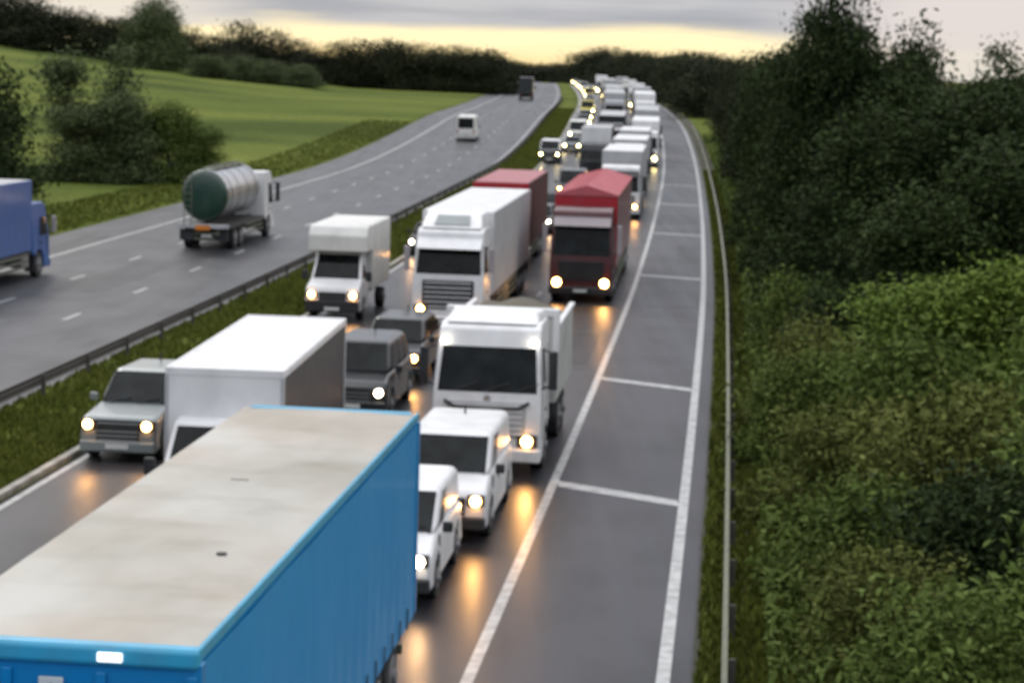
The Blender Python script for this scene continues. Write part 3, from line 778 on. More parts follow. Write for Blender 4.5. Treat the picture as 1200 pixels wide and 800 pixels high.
car('grey_van', 4.2, 146, 'grey van two places in front of the dark cabbed lorry with the white box', 'van', GREYP, L=5.3, W=1.95, belt=1.2, roof=2.1, hood=.95, ws=.7, van=True, group=G2)
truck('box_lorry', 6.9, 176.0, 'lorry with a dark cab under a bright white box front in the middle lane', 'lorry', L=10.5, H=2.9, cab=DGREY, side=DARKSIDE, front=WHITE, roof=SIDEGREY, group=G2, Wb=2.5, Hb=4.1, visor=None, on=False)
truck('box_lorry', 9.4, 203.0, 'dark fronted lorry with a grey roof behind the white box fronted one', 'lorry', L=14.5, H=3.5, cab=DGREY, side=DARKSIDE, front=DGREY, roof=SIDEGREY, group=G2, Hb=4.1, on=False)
# --- far lane
car('sport_utility_car', -8.55, 47.7, 'silver grey off road car with a dark grille, beside the grass kerb', 'car', SILVER, L=4.7, W=1.78, belt=1.15, roof=1.84, hood=1.25, ws=.95, spot=90, group=G3, hood_z=1.06, grille=DGREY, lampz=.86, r=.38)
luton('luton_van', -6.05, 75.5, 'white luton van whose box reaches over the cab, beside the central reservation', 'van', boxW=2.1, box=(1.9, 6.4), boxz=(.9, 3.25), over=1.0, cabW=1.95, cab_h=2.28, spot=120, group=G3, side=CREAM)
car('black_car', -3.75, 101.3, 'black car with one headlight showing left of the tall white lorry', 'car', BLACK, L=4.5, W=1.85, belt=1.0, roof=1.5, spot=90, group=G3)
car('saloon_car', -2.2, 121, 'grey saloon car in the far lane above the red box lorry', 'car', GREYP, L=4.5, roof=1.46, group=G3)
car('small_car', .2, 148, 'dark small car in the far lane with a queue of two behind it', 'car', DGREY, L=4.0, roof=1.5, group=G3, on=False)
car('panel_van', 3.6, 196.5, 'pale roofed van with two glaring headlights in the far lane', 'van', DGREY, L=5.0, W=1.95, belt=1.2, roof=2.05, hood=.95, ws=.7, van=True, roofcol=WHITE, lights=LAMPF, group=G3, lampz=.85)

# --- far traffic beyond the crest, every vehicle with its own look
far = []
def lane_x(t, Y): return S(Y) + t
colsT = [('white', WHITE), ('pale grey', SIDEGREY), ('cream', CREAM), ('white', WHITE)]
spec = [
 (-1.8, 196, 'T', WHITE, 'white box lorry far off in the near lane, fourth behind the peaked red trailer'),
 (-1.8, 219, 'T', SIDEGREY, 'pale grey lorry in the near lane where the road starts to rise'),
 (-1.8, 262, 'T', WHITE, 'pale lorry near the start of the bend, by the dark trees'),
 (-1.8, 292, 'T', SIDEGREY, 'grey white lorry at the bend, rightmost of the distant roofs'),
 (-1.8, 340, 'T', WHITE, 'small white lorry beyond the bend in the near lane'),
 (-1.8, 372, 'C', DGREY, 'tiny dark car beyond the bend in the near lane'),
 (-1.8, 395, 'T', CREAM, 'tiny cream lorry beyond the bend in the near lane'),
 (-1.8, 450, 'T', SIDEGREY, 'tiny grey lorry near the top of the near lane queue'),
 (-5.5, 228, 'V', CREAM, 'cream van in the middle lane on the rise'),
 (-5.5, 242, 'C', DGREY, 'dark car in the middle lane on the rise'),
 (-5.5, 262, 'T', SIDEGREY, 'lilac grey lorry in the middle lane at the bend'),
 (-5.5, 305, 'T', WHITE, 'white lorry in the middle lane beyond the bend'),
 (-5.5, 325, 'C', CREAM, 'tiny cream car in the middle lane beyond the bend'),
 (-5.5, 345, 'C', SILVER, 'tiny silver car in the middle lane beyond the bend'),
 (-5.5, 362, 'V', SILVER, 'tiny silver van in the middle lane beyond the bend'),
 (-5.5, 412, 'T', CREAM, 'tiny cream lorry high in the middle lane queue'),
 (-5.5, 480, 'T', WHITE, 'tiny white lorry high in the middle lane queue'),
 (-5.5, 385, 'T', SIDEGREY, 'tiny grey lorry in the middle lane beyond the bend'),
 (-5.5, 440, 'V', WHITE, 'tiny white van near the top of the middle lane queue'),
 (-5.5, 520, 'C', DGREY, 'tiny dark car with lights at the top of the middle lane queue'),
 (-9.1, 214, 'C', SILVER, 'silver car behind the pale roofed van in the far lane'),
 (-9.1, 230, 'V', CREAM, 'cream van in the far lane by the grass'),
 (-9.1, 246, 'C', WHITE, 'white car with bright lights behind the cream van'),
 (-9.1, 258, 'C', DGREY, 'dark car with bright lights two places behind the cream van'),
 (-9.1, 272, 'C', SILVER, 'silver car lit up just before the bend'),
 (-9.1, 290, 'V', YELLOW, 'yellow van in the far lane at the bend'),
 (-9.1, 306, 'C', WHITE, 'white car right behind the yellow van at the bend'),
 (-9.1, 322, 'C', CREAM, 'tiny cream car in the far lane at the bend'),
 (-9.1, 342, 'C', SILVER, 'tiny silver car following the cream one at the bend'),
 (-9.1, 365, 'C', WHITE, 'tiny white car lit up in the far lane beyond the bend'),
 (-9.1, 386, 'C', CREAM, 'tiny cream car beyond the bend'),
 (-9.1, 410, 'V', YELLOW, 'tiny yellow van beyond the bend'),
 (-9.1, 436, 'C', WHITE, 'tiny white car behind the tiny yellow van'),
 (-9.1, 510, 'V', WHITE, 'tiny white van near the end of the far lane'),
 (-9.1, 620, 'C', CREAM, 'second farthest car in the far lane'),
 (-9.1, 470, 'C', SILVER, 'tiny silver car with bright lights beyond the bend'),
 (-9.1, 560, 'C', WHITE, 'tiny car with glaring lights in the far lane'),
 (-9.1, 660, 'C', SILVER, 'farthest car, glaring lights at the end of the far lane'),
]
for t, Y, kd, c, lab in spec:
    g_ = G1 if t == -1.8 else G2 if t == -5.5 else G3
    lt = LAMPF; bigl = .17
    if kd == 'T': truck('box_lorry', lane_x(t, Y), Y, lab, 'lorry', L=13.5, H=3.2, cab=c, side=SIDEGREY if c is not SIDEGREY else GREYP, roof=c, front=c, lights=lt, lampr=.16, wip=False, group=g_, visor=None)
    elif kd == 'V': car('panel_van', lane_x(t, Y), Y, lab, 'van', c, L=5.3, W=1.95, belt=1.2, roof=2.2, hood=.95, ws=.7, van=True, lights=lt, group=g_)
    else: car('saloon_car', lane_x(t, Y), Y, lab, 'car', c, L=4.4, lights=lt, group=g_)

# --- opposite carriageway
GO = 'traffic driving away on the opposite carriageway'
root = empty('tanker_lorry'); tag(root, 'steel tanker lorry with a dark green rear end driving away', 'tanker', GO)
truck_cab(root, WHITE, H=3.3, on=False, visor=None)
L = 10.6
mb = MB(); seg = 24; yst = [2.5, 2.62, 2.85, 3.2, L-.9, L-.35, L-.1]
rad = [.55, .8, .95, 1.0, 1.0, 1.0, 1.0]
for y, rr in zip(yst, rad):
    for i in range(seg):
        a = 2*math.pi*i/seg; mb.v.append((1.1*rr*math.cos(a), y, 2.55+1.2*rr*math.sin(a)))
for j in range(len(yst)-1):
    for i in range(seg): mb.f.append((j*seg+i, j*seg+(i+1)%seg, (j+1)*seg+(i+1)%seg, (j+1)*seg+i)); mb.mi.append(0)
mb.f += [tuple(range(seg)), tuple(range((len(yst)-1)*seg, len(yst)*seg))]; mb.mi += [0, 0]
mb.build('tank', STEEL, root, smooth=True)
mb = MB()
for y, rr in ((L-.1, 1.02), (L+.1, .97), (L+.2, .8), (L+.24, .4)):
    for i in range(seg):
        a = 2*math.pi*i/seg; mb.v.append((1.1*rr*math.cos(a), y, 2.55+1.2*rr*math.sin(a)))
for j in range(3):
    for i in range(seg): mb.f.append((j*seg+i, j*seg+(i+1)%seg, (j+1)*seg+(i+1)%seg, (j+1)*seg+i)); mb.mi.append(0)
mb.f += [tuple(range(seg)), tuple(range(3*seg, 4*seg))]; mb.mi += [0, 0]
mb.mi = [1 if False else 0 for f in mb.f]
mb.build('rear_end', GREEN, root, smooth=True)
mb = MB()
for y in (4, 5.5, 7, 8.5): mb.cyl((0, y, 3.81), .25, .14, 'z', 16)
mb.box(-.35, .35, 3.2, L-.8, 3.75, 3.79).build('walkway', GALV, root)
for y in (3.9, 5.9, 7.9, 9.6):
    b_ = MB(); 
    for i in range(seg):
        a0, a1_ = 2*math.pi*i/seg, 2*math.pi*(i+1)/seg
        P = lambda a, y_, k_: (1.1*k_*math.cos(a), y_, 2.55+1.2*k_*math.sin(a))
        b_.add([P(a0, y-.05, 1.012), P(a1_, y-.05, 1.012), P(a1_, y+.05, 1.012), P(a0, y+.05, 1.012)], [(0, 1, 2, 3)])
    b_.build('tank_band', GALV, root)
mb = MB(); mb.tube((.55, L+.30, 1.2), (.55, L+.30, 3.6), .025).tube((.90, L+.30, 1.2), (.90, L+.30, 3.5), .025)
for i in range(7): mb.tube((.55, L+.30, 1.45+i*.3), (.90, L+.30, 1.45+i*.3), .018)
mb.build('ladder', GALV, root)
MB().tube((-.7, L+.1, 1.15), (-.7, L+.1, .7), .08).tube((-.7, L+.1, .78), (.4, L+.1, .78), .06).build('outlet_pipe', GALV, root)
MB().box(-.35, .35, L+.29, L+.31, .95, 1.18).build('hazard_plate', paint('orange_plate', (.7, .22, .02), .5), root)
MB().box(-1.2, 1.2, L+.02, L+.28, 1.02, 1.22).build('rear_bumper', SIDEGREY, root, bev=.03)
MB().box(-1.15, -.45, L-.1, L+.05, .45, .95).box(.45, 1.15, L-.1, L+.05, .45, .95).each('mud_flap', BLACK, root)
MB().box(-1.22, 1.22, 2.4, L, 1.0, 1.12).build('side_rail', CHAS, root)
chassis(root, 1.9, L, 1.3, (L-1.4, L-2.7), skirt=(2.9, L-3.6))
Yf = 101.6 + L
place(root, S(Yf)-20.6, Yf, back=True)
root = truck('box_lorry', 0, 0, 'royal blue box lorry cut off by the left edge of the photograph', 'lorry', L=11.5, H=3.0, cab=NAVY, side=NAVY, roof=SIDEGREY, front=NAVY, Hb=3.95, group=GO, on=False, visor=None, mirrors=PALE)
place(root, -19.95, 88.8, back=True)
car('panel_van', 0, 0, 'pale cream van driving away far off on the opposite carriageway', 'van', CREAM, L=5.6, W=2.05, belt=1.25, roof=2.6, hood=.95, ws=.7, van=True, group=GO, on=False)
place([o for o in COL.objects if o.get('label', '').startswith('pale cream van')][0], S(232)-20.6, 232, back=True)
root = truck('box_lorry', 0, 0, 'dark box lorry driving away in the distance towards the wood', 'lorry', L=12, H=3.0, cab=DGREY, side=DGREY, roof=GREYP, front=DGREY, Hb=4.0, group=GO, on=False, visor=None)
place(root, S(400)-20.5, 400, back=True)
car('saloon_car', 0, 0, 'tiny grey car driving away beyond the dark box lorry', 'car', GREYP, L=4.5, group=GO, on=False)
place([o for o in COL.objects if o.get('label', '').startswith('tiny grey car driving')][0], S(520)-24, 520, back=True)

# ------------------------------------------------------------------ vegetation
def leaves(lobes, count, size, seed, flat=.0, shell=.55, elong=1.5):
    """lobes: (cx, cy, cz, rx, ry, rz). returns verts, faces, tone for leaf faces spread through the lobes in clumps"""
    rs = np.random.RandomState(seed)
    vol = np.array([l_[3]*l_[4]*l_[5] for l_ in lobes])**.75; vol /= vol.sum()
    nclump = max(12, count // 26)
    ci = rs.choice(len(lobes), nclump, p=vol)
    d = rs.normal(size=(nclump, 3)); d /= np.linalg.norm(d, axis=1)[:, None]
    rad = shell + (1-shell)*rs.rand(nclump)**.6
    Lb = np.array(lobes)
    cc = Lb[ci, :3] + d*Lb[ci, 3:6]*rad[:, None]
    ctone = rs.rand(nclump)
    per = rs.randint(14, 38, nclump); idx = np.repeat(np.arange(nclump), per)
    n_ = len(idx)
    spread = size*rs.uniform(1.6, 3.8, nclump)
    p = cc[idx] + np.clip(rs.normal(size=(n_, 3)), -1.7, 1.7)*spread[idx][:, None]*np.array([1, 1, .75])
    nr = rs.normal(size=(n_, 3)); nr[:, 2] += .5; nr /= np.linalg.norm(nr, axis=1)[:, None]
    u = np.cross(nr, rs.normal(size=(n_, 3))); u /= np.linalg.norm(u, axis=1)[:, None]
    w = np.cross(nr, u)
    s = size*rs.uniform(.55, 1.25, n_)[:, None]
    v = np.stack([p-u*s*elong/2, p+w*s*.32, p+u*s*elong/2, p-w*s*.32], 1).reshape(-1, 3)
    tone = np.repeat(np.clip(.6*ctone[idx]+.4*rs.rand(n_), 0, 1), 4)
    return v, n_, tone
def leaf_mesh(name, parts, mat):
    V = np.concatenate([p[0] for p in parts]); T = np.concatenate([p[2] for p in parts]); nf = len(V)//4
    me = bpy.data.meshes.new(name)
    me.vertices.add(len(V)); me.vertices.foreach_set('co', V.astype('f').ravel())
    me.loops.add(nf*4); me.loops.foreach_set('vertex_index', np.arange(nf*4))
    me.polygons.add(nf); me.polygons.foreach_set('loop_start', np.arange(nf)*4); me.polygons.foreach_set('loop_total', np.full(nf, 4))
    at = me.attributes.new('tone', 'FLOAT', 'POINT'); at.data.foreach_set('value', T.astype('f'))
    me.materials.append(mat); me.update()
    return me
def trunk_mesh(h, r, lobes, seed, name='trunk'):
    rs = random.Random(seed); mb = MB(); p = Vector((0, 0, -.3)); rr = r
    pts = []
    for i in range(6):
        q = Vector((rs.uniform(-.06, .06)*h*.5, rs.uniform(-.06, .06)*h*.5, h*(i+1)/6)); r2 = r*(1-.75*(i+1)/6)
        mb.tube(p, q, rr, 8, r2=r2); pts.append(q); p = q; rr = r2
    for q_ in range(7):
        a = rs.uniform(0, 6.28); b0 = pts[3] + Vector((0, 0, rs.uniform(-.1, .1)*h)); e = Vector((math.cos(a)*h*.22, math.sin(a)*h*.22, h*rs.uniform(1.05, 1.28)))
        mb.tube(b0, e, r*.13, 5, r2=r*.03)
    for l_ in lobes:
        k_ = min(5, max(1, int(l_[2]/h*6)-1)); k_ = min(k_, 4)
        mid = (pts[k_] + Vector(l_[:3]))/2 + Vector((0, 0, -.1*h*.3))
        mb.tube(pts[k_], mid, r*.35, 6, r2=r*.22); mb.tube(mid, l_[:3], r*.22, 6, r2=r*.08)
    me_o = mb.build(name, BARK, fix=False); me = me_o.data; bpy.data.objects.remove(me_o)
    return me
def lobeset(seed, n_, R, H, z0, spread=.6, top=1.0):
    rs = random.Random(seed); out = []
    for i in range(n_):
        a = rs.uniform(0, 6.28); f_ = rs.random()
        z = z0 + (H-z0)*(.15+.7*f_)
        rr = R*spread*(1-abs(f_-.4)*.9)*rs.uniform(.5, 1.1)
        s = R*rs.uniform(.30, .52)
        out.append((rr*math.cos(a), rr*math.sin(a), min(z, H-s*.8), s, s, s*rs.uniform(.7, .95)))
    out.append((0, 0, H-R*.42, R*.42, R*.42, R*.45*top))
    return out
KINDS = {}
def kind(key, seeds, R, H, z0, nl, count, size, tr, spread=.6, shell=.5, top=1.0, low=False):
    vs = []
    for sd_ in seeds:
        lo = lobeset(sd_, nl, R, H, z0, spread, top)
        if low:
            rs_ = random.Random(sd_*3+1)
            for i in range(nl//2+3):
                a = rs_.uniform(0, 6.28); lo.append((R*.6*math.cos(a), R*.6*math.sin(a), R*.28, R*.42, R*.42, R*.34))
        vs.append((leaves(lo, count, size, sd_, shell=shell), lo, sd_))
    KINDS[key] = (vs, H, R, tr, {})
def plant(key, vi, X, Y, label, mat, h=None, r=None, name='tree', cat='tree', group=None, t=None, rot=None, z=None):
    vs, H, R, tr, cache = KINDS[key]
    vi = vi % len(vs)
    if (vi, mat.name) not in cache:
        lv, lo, sd_ = vs[vi]
        cm = leaf_mesh('crown', [lv], mat)
        if 'trunk%d' % vi not in cache: cache['trunk%d' % vi] = trunk_mesh(H*.8, tr, lo, sd_)
        cache[(vi, mat.name)] = cm
    root = empty(name, (X, Y, gz(X-S(Y), Y)-.05 if z is None else z))
    tag(root, label, cat, group)
    if h and h < 0: h = -h - root.location.z
    sz = (h or H)/H; sr = (r or R*sz)/R
    root.scale = (sr, sr, sz)
    root.rotation_euler = (0, 0, rnd.uniform(0, 6.28) if rot is None else rot)
    for nm, me in (('crown', cache[(vi, mat.name)]), ('trunk', cache['trunk%d' % vi])):
        o = bpy.data.objects.new(nm, me); COL.objects.link(o); o.parent = root
    return root
kind('bush', (11, 12, 13, 14), 1.7, 2.8, .3, 10, 9500, .115, .07, low=True)
kind('shrub', (21, 22, 23), 1.1, 1.5, .1, 8, 4500, .085, .04, low=True)
kind('broad', (31, 32, 33), 3.1, 8.5, 1.0, 22, 26000, .18, .2, low=True)
kind('airy', (41, 42), 2.6, 11.5, 3.0, 22, 14000, .19, .2, spread=.75, shell=.3)
kind('spire', (51, 52), .9, 9.0, 1.0, 14, 3500, .18, .10, spread=.55, shell=.2)
kind('far', (61, 62, 63), 5.0, 10.0, .5, 22, 15000, .30, .3, low=True)
kind('dome', (71,), 7.5, 12.0, .5, 40, 26000, .36, .4, low=True, spread=.62)
# ---- right bank
side_words = {LF_DARK: 'dark green', LF_MID: 'mid green', LF_LIGHT: 'light green', LF_OLIVE: 'olive'}
GB = 'bushes along the right bank'
def AT_(px, Y): return (px - 600) / F_PX * Y * 1.01 + 0.03 * (Y * .1)
near = [  # X, Y, kind, variant, height, radius, mat, label
 (6.2, 27.5, 'bush', 0, 2.3, 1.6, LF_MID, 'mid green bush at the bottom edge of the photograph, nearest the camera'),
 (8.6, 29.5, 'bush', 1, 2.9, 1.9, LF_MID, 'leafy mid green bush in the bottom right corner'),
 (5.9, 31.5, 'bush', 2, 2.0, 1.4, LF_OLIVE, 'olive bush beside the barrier at the bottom of the bank'),
 (7.9, 33.5, 'bush', 3, 2.8, 1.8, LF_DARK, 'dark green bush between the bottom right bushes'),
 (10.2, 35, 'bush', 0, 3.4, 2.2, LF_MID, 'tall mid green bush at the right edge low on the bank'),
 (6.1, 36.5, 'bush', 1, 2.3, 1.5, LF_MID, 'mid green bush by the gravel edge, third from the bottom'),
 (8.2, 39, 'bush', 2, 3.1, 2.0, LF_OLIVE, 'olive bush low in the middle of the right bank'),
 (11.0, 41, 'bush', 3, 4.1, 2.5, LF_MID, 'broad green bush under the light green trees'),
 (6.4, 42.5, 'bush', 0, 2.4, 1.5, LF_OLIVE, 'olive brown bush leaning on the barrier'),
 (8.8, 45.5, 'bush', 1, 3.6, 2.2, LF_MID, 'green bush in front of the light green tree'),
 (6.9, 49, 'bush', 2, 2.7, 1.6, LF_MID, 'rounded green bush beside the barrier, level with the tipper'),
 (10.3, 51, 'broad', 0, 3.9, 2.5, LF_LIGHT, 'light green tree with a bright rounded crown, left of two'),
 (12.7, 50, 'broad', 1, 4.2, 2.6, LF_LIGHT, 'light green tree at the right edge halfway up'),
 (7.9, 54.5, 'bush', 3, 2.9, 1.7, LF_OLIVE, 'olive bush beneath the dark hollow'),
 (8.9, 59.5, 'bush', 0, 3.2, 1.8, LF_DARK, 'dark bush inside the shaded hollow'),
 (11.6, 60, 'broad', 2, -6.0, 2.6, LF_DARK, 'dark tree rising behind the light green pair'),
 (14.6, 61, 'broad', 0, -7.6, 3.0, LF_DARK, 'dark tree at the right edge below the pale sky'),
 (9.0, 66, 'bush', 1, 3.0, 1.6, LF_MID, 'green bush by the end of the near barrier stretch'),
 (10.4, 71, 'broad', 1, 5.4, 2.3, LF_DARK, 'dark tree overhanging the hollow'),
 (12.4, 73, 'broad', 2, -8.0, 3.0, LF_DARK, 'dark crowded tree in the middle of the right bank'),
 (15.9, 72, 'broad', 0, -8.9, 3.2, LF_DARK, 'dark tree under the pink sky at the right'),
 (10.4, 79, 'bush', 2, 3.2, 1.7, LF_DARK, 'dark bush on the verge level with the red lorry'),
 (12.3, 90, 'broad', 0, -10.3, 2.3, LF_DARK, 'dark tree left of the tallest one'),
 (15.8, 86, 'broad', 1, -9.5, 3.2, LF_DARK, 'dark tree right below the tallest one'),
 (13.5, 88, 'airy', 0, -13.0, 2.1, LF_DARK, 'tallest tree of the bank, its airy top reaching out of the photograph'),
 (16.3, 88, 'spire', 0, -11.3, .9, LF_DARK, 'thin pointed tree just right of the tallest one'),
 (18.8, 84, 'broad', 2, -9.1, 3.0, LF_DARK, 'dark wide tree far up the right side'),
 (19.6, 88, 'spire', 1, -10.2, .8, LF_DARK, 'slender bare looking spire against the pink sky'),
 (20.8, 90, 'spire', 0, -9.7, .8, LF_DARK, 'small slender spire nearest the right edge'),
 (22.5, 90, 'broad', 1, -9.3, 3.2, LF_DARK, 'low dark tree on the skyline at the right edge'),
 (11.9, 93, 'bush', 3, 3.4, 1.8, LF_MID, 'green verge bush beyond the red lorry cab'),
 (13.9, 101, 'broad', 2, -9.8, 2.6, LF_DARK, 'dark tree at the start of the tall group'),
 (15.4, 106, 'broad', 0, -10.3, 3.1, LF_DARK, 'dark tree behind the left side of the tallest one'),
 (13.0, 110, 'bush', 0, 3.4, 1.8, LF_DARK, 'dark verge bush beneath the tall group'),
 (15.2, 119, 'broad', 1, -9.9, 2.7, LF_DARK, 'dark tree where the skyline dips towards the road'),
 (16.9, 124, 'spire', 1, -12.0, 1.1, LF_DARK, 'narrow spire on the skyline left of the tallest tree'),
 (17.6, 128, 'broad', 2, -10.6, 3.3, LF_DARK, 'dark domed tree left of the narrow spire'),
 (16.4, 136, 'broad', 0, -9.9, 2.7, LF_DARK, 'dark tree beside the shoulder before the bend'),
]
for X, Y, kd, vi, h, r, mt, lab in near:
    nm, ct = ('bush', 'bush') if kd == 'bush' else ('tree', 'tree')
    plant(kd, vi, X, Y, lab, mt, h, r, nm, ct, GB if kd == 'bush' else 'trees on the right bank')
GF = 'trees in the dark belt right of the bend'
Y = 148; i = 0
pl_ = ['nearest the hollow', 'second along', 'third along', 'fourth along', 'fifth along', 'sixth along', 'seventh along', 'eighth along', 'ninth along', 'tenth along', 'eleventh along', 'twelfth along', 'thirteenth along', 'fourteenth along', 'fifteenth along', 'sixteenth along', 'seventeenth along', 'eighteenth along', 'nineteenth along', 'twentieth along']
while Y < 900 and i < 20:
    h = -(9.1 + rnd.uniform(6, 20)*Y/2540) if Y > 175 else -10.2
    plant('far', i, S(Y)+(7.3 if Y < 190 else 8.6)+rnd.uniform(0, 1.2), Y, 'dark tree of the belt by the bend, %s from the near end' % pl_[i], LF_FAR, h, rnd.uniform(2.7, 3.8) if Y < 300 else rnd.uniform(5, 7), 'tree', 'tree', GF)
    Y += 11 + i*2.3; i += 1
Y = 160; i = 0
sp = ['nearest', 'second nearest', 'third nearest', 'fourth nearest', 'fifth nearest', 'sixth nearest', 'seventh nearest', 'farthest']
while i < 8:
    plant('far', i+1, S(Y)+16+rnd.uniform(0, 3), Y, 'dark tree in the second row of the right belt, %s' % sp[i], LF_FAR, -(9.1 + rnd.uniform(10, 20)*Y/2540), 5.5, 'tree', 'tree', 'second row of the right belt')
    Y += 22; i += 1

for i, (X, Y, w_) in enumerate([(37, 170, 'leftmost'), (44, 178, 'second from the left'), (51, 182, 'second from the right'), (58, 190, 'rightmost')]):
    plant('far', i, X, Y, 'tree glimpsed behind the bank under the pink sky, %s' % w_, LF_FAR, -8.9, 7, 'tree', 'tree', 'trees glimpsed behind the right bank')
# undergrowth on the bank, and the grass of verge and reservation: nobody could count it
rs = np.random.RandomState(5)
def scatter(name, n_, t0, t1, y0, y1, size, mat, lift, power=1.6, elong=1.6, upright=False, clump=0):
    Yv = y0 + (y1-y0)*rs.rand(n_)**power; tv = rs.uniform(t0, t1, n_)
    if clump:
        cy = y0 + (y1-y0)*rs.rand(clump)**power; ct = rs.uniform(t0, t1, clump); k_ = rs.randint(0, clump, n_)
        Yv = cy[k_] + rs.normal(size=n_)*.45; tv = np.clip(ct[k_] + rs.normal(size=n_)*.4, t0, t1)
    Sx = np.array([S(y) for y in Yv]); Z = np.array([gz(t, y) for t, y in zip(tv, Yv)])
    hgt = lift*rs.rand(n_) * (1 if not clump else 1)
    p = np.stack([Sx+tv, Yv, Z+hgt], 1)
    nr = rs.normal(size=(n_, 3)); 
    if upright: nr[:, 2] *= .15
    else: nr[:, 2] += .6
    nr /= np.linalg.norm(nr, axis=1)[:, None]
    up = np.array([0, 0, 1.0]) + rs.normal(size=(n_, 3))*(.35 if upright else 1.5)
    u = np.cross(nr, np.cross(up, nr)); u /= np.linalg.norm(u, axis=1)[:, None]; w = np.cross(nr, u)
    s = size*rs.uniform(.5, 1.3, n_)[:, None]
    v = np.stack([p-u*s*elong*.5, p+w*s*.25, p+u*s*elong*.5, p-w*s*.25], 1).reshape(-1, 3)
    me = leaf_mesh(name, [(v, n_, np.repeat(rs.rand(n_), 4))], mat)
    o = bpy.data.objects.new(name, me); COL.objects.link(o)
    return o
tag(scatter('undergrowth', 110000, 4.5, 12, 25, 240, .15, LF_MID, .75, clump=2600), 'low tangled undergrowth covering the soil of the right bank', 'undergrowth', kind='stuff')
tag(scatter('verge_grass', 52000, 3.42, 5.3, 22, 190, .17, GRASSB, .12, upright=True), 'rough grass beside the gravel under the right hand barrier', 'grass', kind='stuff')
tag(scatter('reservation_grass', 80000, -14.4, -11.15, 36, 330, .16, GRASSB, .06, upright=True, clump=6000), 'uneven green grass of the central reservation', 'grass', kind='stuff')
tag(scatter('roadside_grass', 16000, -35, -29.5, 90, 260, .2, GRASSB, .08, upright=True), 'rough grass verge beyond the opposite carriageway', 'grass', kind='stuff')

# ---- left side of the picture
GL = 'bushes and trees beside the opposite carriageway'
left = [
 (-30.5, 124, 'far', 0, 8.4, 4.2, LF_DARK, 'tree', 'very dark tree at the left edge above the royal blue lorry'),
 (-35.5, 136, 'far', 1, 8.0, 4.5, LF_DARK, 'tree', 'dark tree cut by the left edge of the photograph'),
 (-29.6, 150, 'broad', 0, 5.4, 3.3, LF_GREY, 'bush', 'greyish green bush left of the tanker, leftmost of the clump'),
 (-26.6, 151, 'broad', 1, 6.2, 3.2, LF_GREY, 'bush', 'greyish green bush in the middle of the clump by the tanker'),
 (-24.0, 153, 'broad', 2, 5.6, 2.9, LF_MID, 'bush', 'greener bush at the right of the clump, above the tanker'),
 (-22.9, 160, 'broad', 0, 4.0, 2.6, LF_MID, 'bush', 'low green bush trailing off right of the clump'),
 (-32.3, 158, 'spire', 0, 9.0, 1.5, LF_GREY, 'tree', 'slim young tree rising left out of the clump'),
 (-28.6, 160, 'spire', 1, 9.2, 1.4, LF_GREY, 'tree', 'slim young tree rising right out of the clump'),
]
for X, Y, kd, vi, h, r, mt, nm, lab in left:
    plant(kd, vi, X, Y, lab, mt, h, r, nm, nm, GL)
GH = 'trees on the skyline beyond the field'
horizon = [  # pixel x, depth, height, radius, kind, mat, label
 (-6, 430, 11, 8.5, 'far', 'tree at the far left corner of the skyline'),
 (30, 420, 10, 8, 'far', 'tree on the skyline, second from the left corner'),
 (62, 415, 8.5, 8, 'far', 'tree on the skyline, third from the left corner'),
 (92, 420, 8.8, 8, 'far', 'tree on the skyline, fourth from the left corner'),
 (122, 415, 8.2, 7, 'far', 'low tree on the skyline left of the big domed one'),
 (184, 400, 13.2, 6.6, 'dome', 'big domed tree standing above the field, tallest on the left skyline'),
 (150, 408, 8.5, 6, 'far', 'smaller tree touching the big domed one on its left'),
 (224, 430, 8.0, 6.5, 'far', 'low tree just right of the big domed one'),
 (256, 440, 7.0, 6, 'far', 'low tree between the big domed one and the dark wood'),
 (322, 470, 9.5, 8, 'far', 'rounded tree standing above the grey hedge'),
 (352, 470, 8.0, 6, 'far', 'small tree behind the right end of the grey hedge'),
 (276, 412, 5.0, 4.0, 'far', 'small tree at the left end of the grey hedge'),
 (326, 410, 4.4, 3.6, 'far', 'small tree in the middle of the grey hedge'),
 (286, 475, 10.5, 7.5, 'far', 'broad tree behind the left half of the grey hedge'),
 (372, 440, 6.5, 6, 'far', 'low tree between the grey hedge and the dark wood'),
]
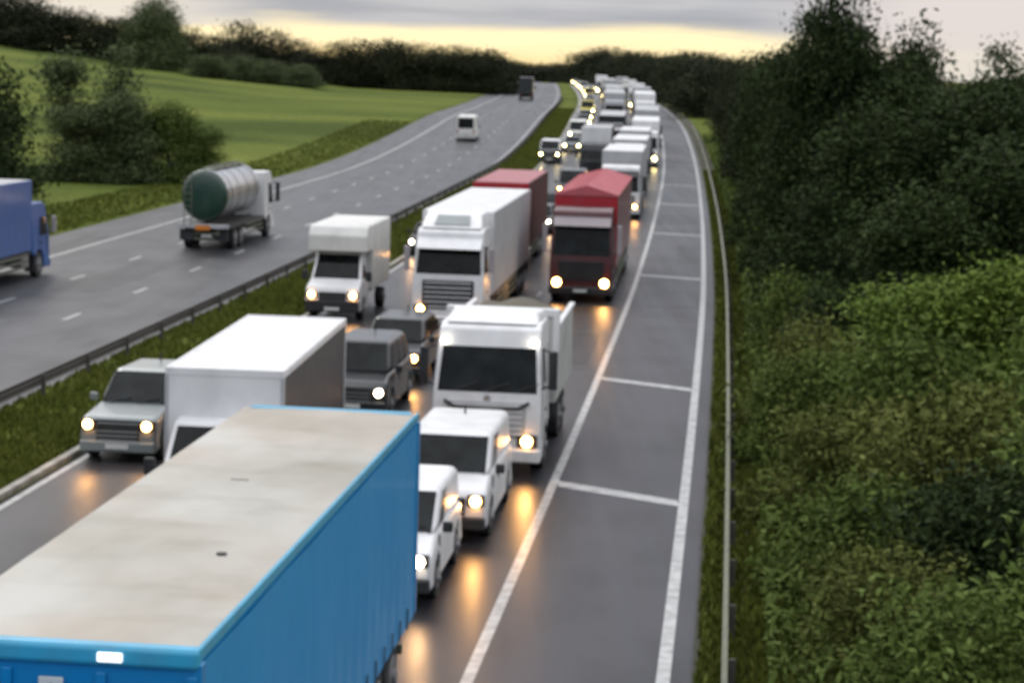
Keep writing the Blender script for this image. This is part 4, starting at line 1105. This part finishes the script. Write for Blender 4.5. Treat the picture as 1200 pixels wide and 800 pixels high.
for px, Y, h, r, kd, lab in horizon:
    X = (px-600)/F_PX*Y*1.0
    plant(kd, px % 3, X, Y, lab, LF_GREY if kd == 'dome' else LF_FAR, h, r, 'tree', 'tree', GH)
wood = [(400, 440, 8.8, 6), (424, 445, 9.6, 6.5), (449, 450, 10.2, 6.5), (474, 440, 9.8, 6.5), (500, 445, 9.6, 6.5), (524, 440, 9.2, 6.5), (548, 445, 9.4, 6.5), (570, 438, 9.0, 6), (586, 446, 7.8, 5)]
wl_ = ['leftmost', 'second from the left', 'third from the left', 'fourth from the left', 'middle', 'fourth from the right', 'third from the right', 'second from the right', 'rightmost']
for (px, Y, h, r), w_ in zip(wood, wl_):
    plant('far', px % 3, (px-600)/F_PX*Y, Y, 'nearly black tree of the dark wood beside the far road, %s' % w_, LF_FAR, h, r, 'tree', 'tree', 'trees of the dark wood beyond the field')
# field hedge
for i, (px, Y, h, w_) in enumerate([(248, 385, 4.2, 'in the field, leftmost of the row'), (284, 390, 4.6, 'in the field, second of the row'), (320, 395, 4.4, 'in the field, third of the row'), (355, 400, 4.2, 'in the field, next to the dark wood')]):
    plant('far', i, (px-600)/F_PX*Y, Y, 'low hedge bush %s' % w_, LF_GREY, h, 4.6, 'hedge', 'hedge', 'hedge bushes across the field')
far_sky = [(560, 1300, 12), (596, 1320, 12), (626, 1350, 11), (655, 1300, 12), (684, 1250, 22), (706, 1150, 20), (728, 1050, 16), (752, 950, 17), (778, 900, 15), (806, 850, 14), (835, 800, 14)]
fs_ = ['leftmost', 'second', 'third', 'fourth', 'fifth', 'sixth', 'seventh', 'eighth', 'ninth', 'tenth', 'last']
for i, ((px, Y, h), w_) in enumerate(zip(far_sky, fs_)):
    X = (px-600)/F_PX*Y; h = -(9.1 + ([9, 4, 1, 2, 15, 22, 13, 18, 14, 20, 16][i])*Y/2540)
    plant('dome' if i % 2 else 'far', i, X, Y, 'distant tree where the road meets the sky, %s from the left' % w_ if w_ not in ('leftmost', 'last') else 'distant tree where the road meets the sky, %s' % w_, LF_FAR, h, 20 if i > 3 else 26, 'tree', 'tree', 'distant trees at the end of the road', z=-1.5)
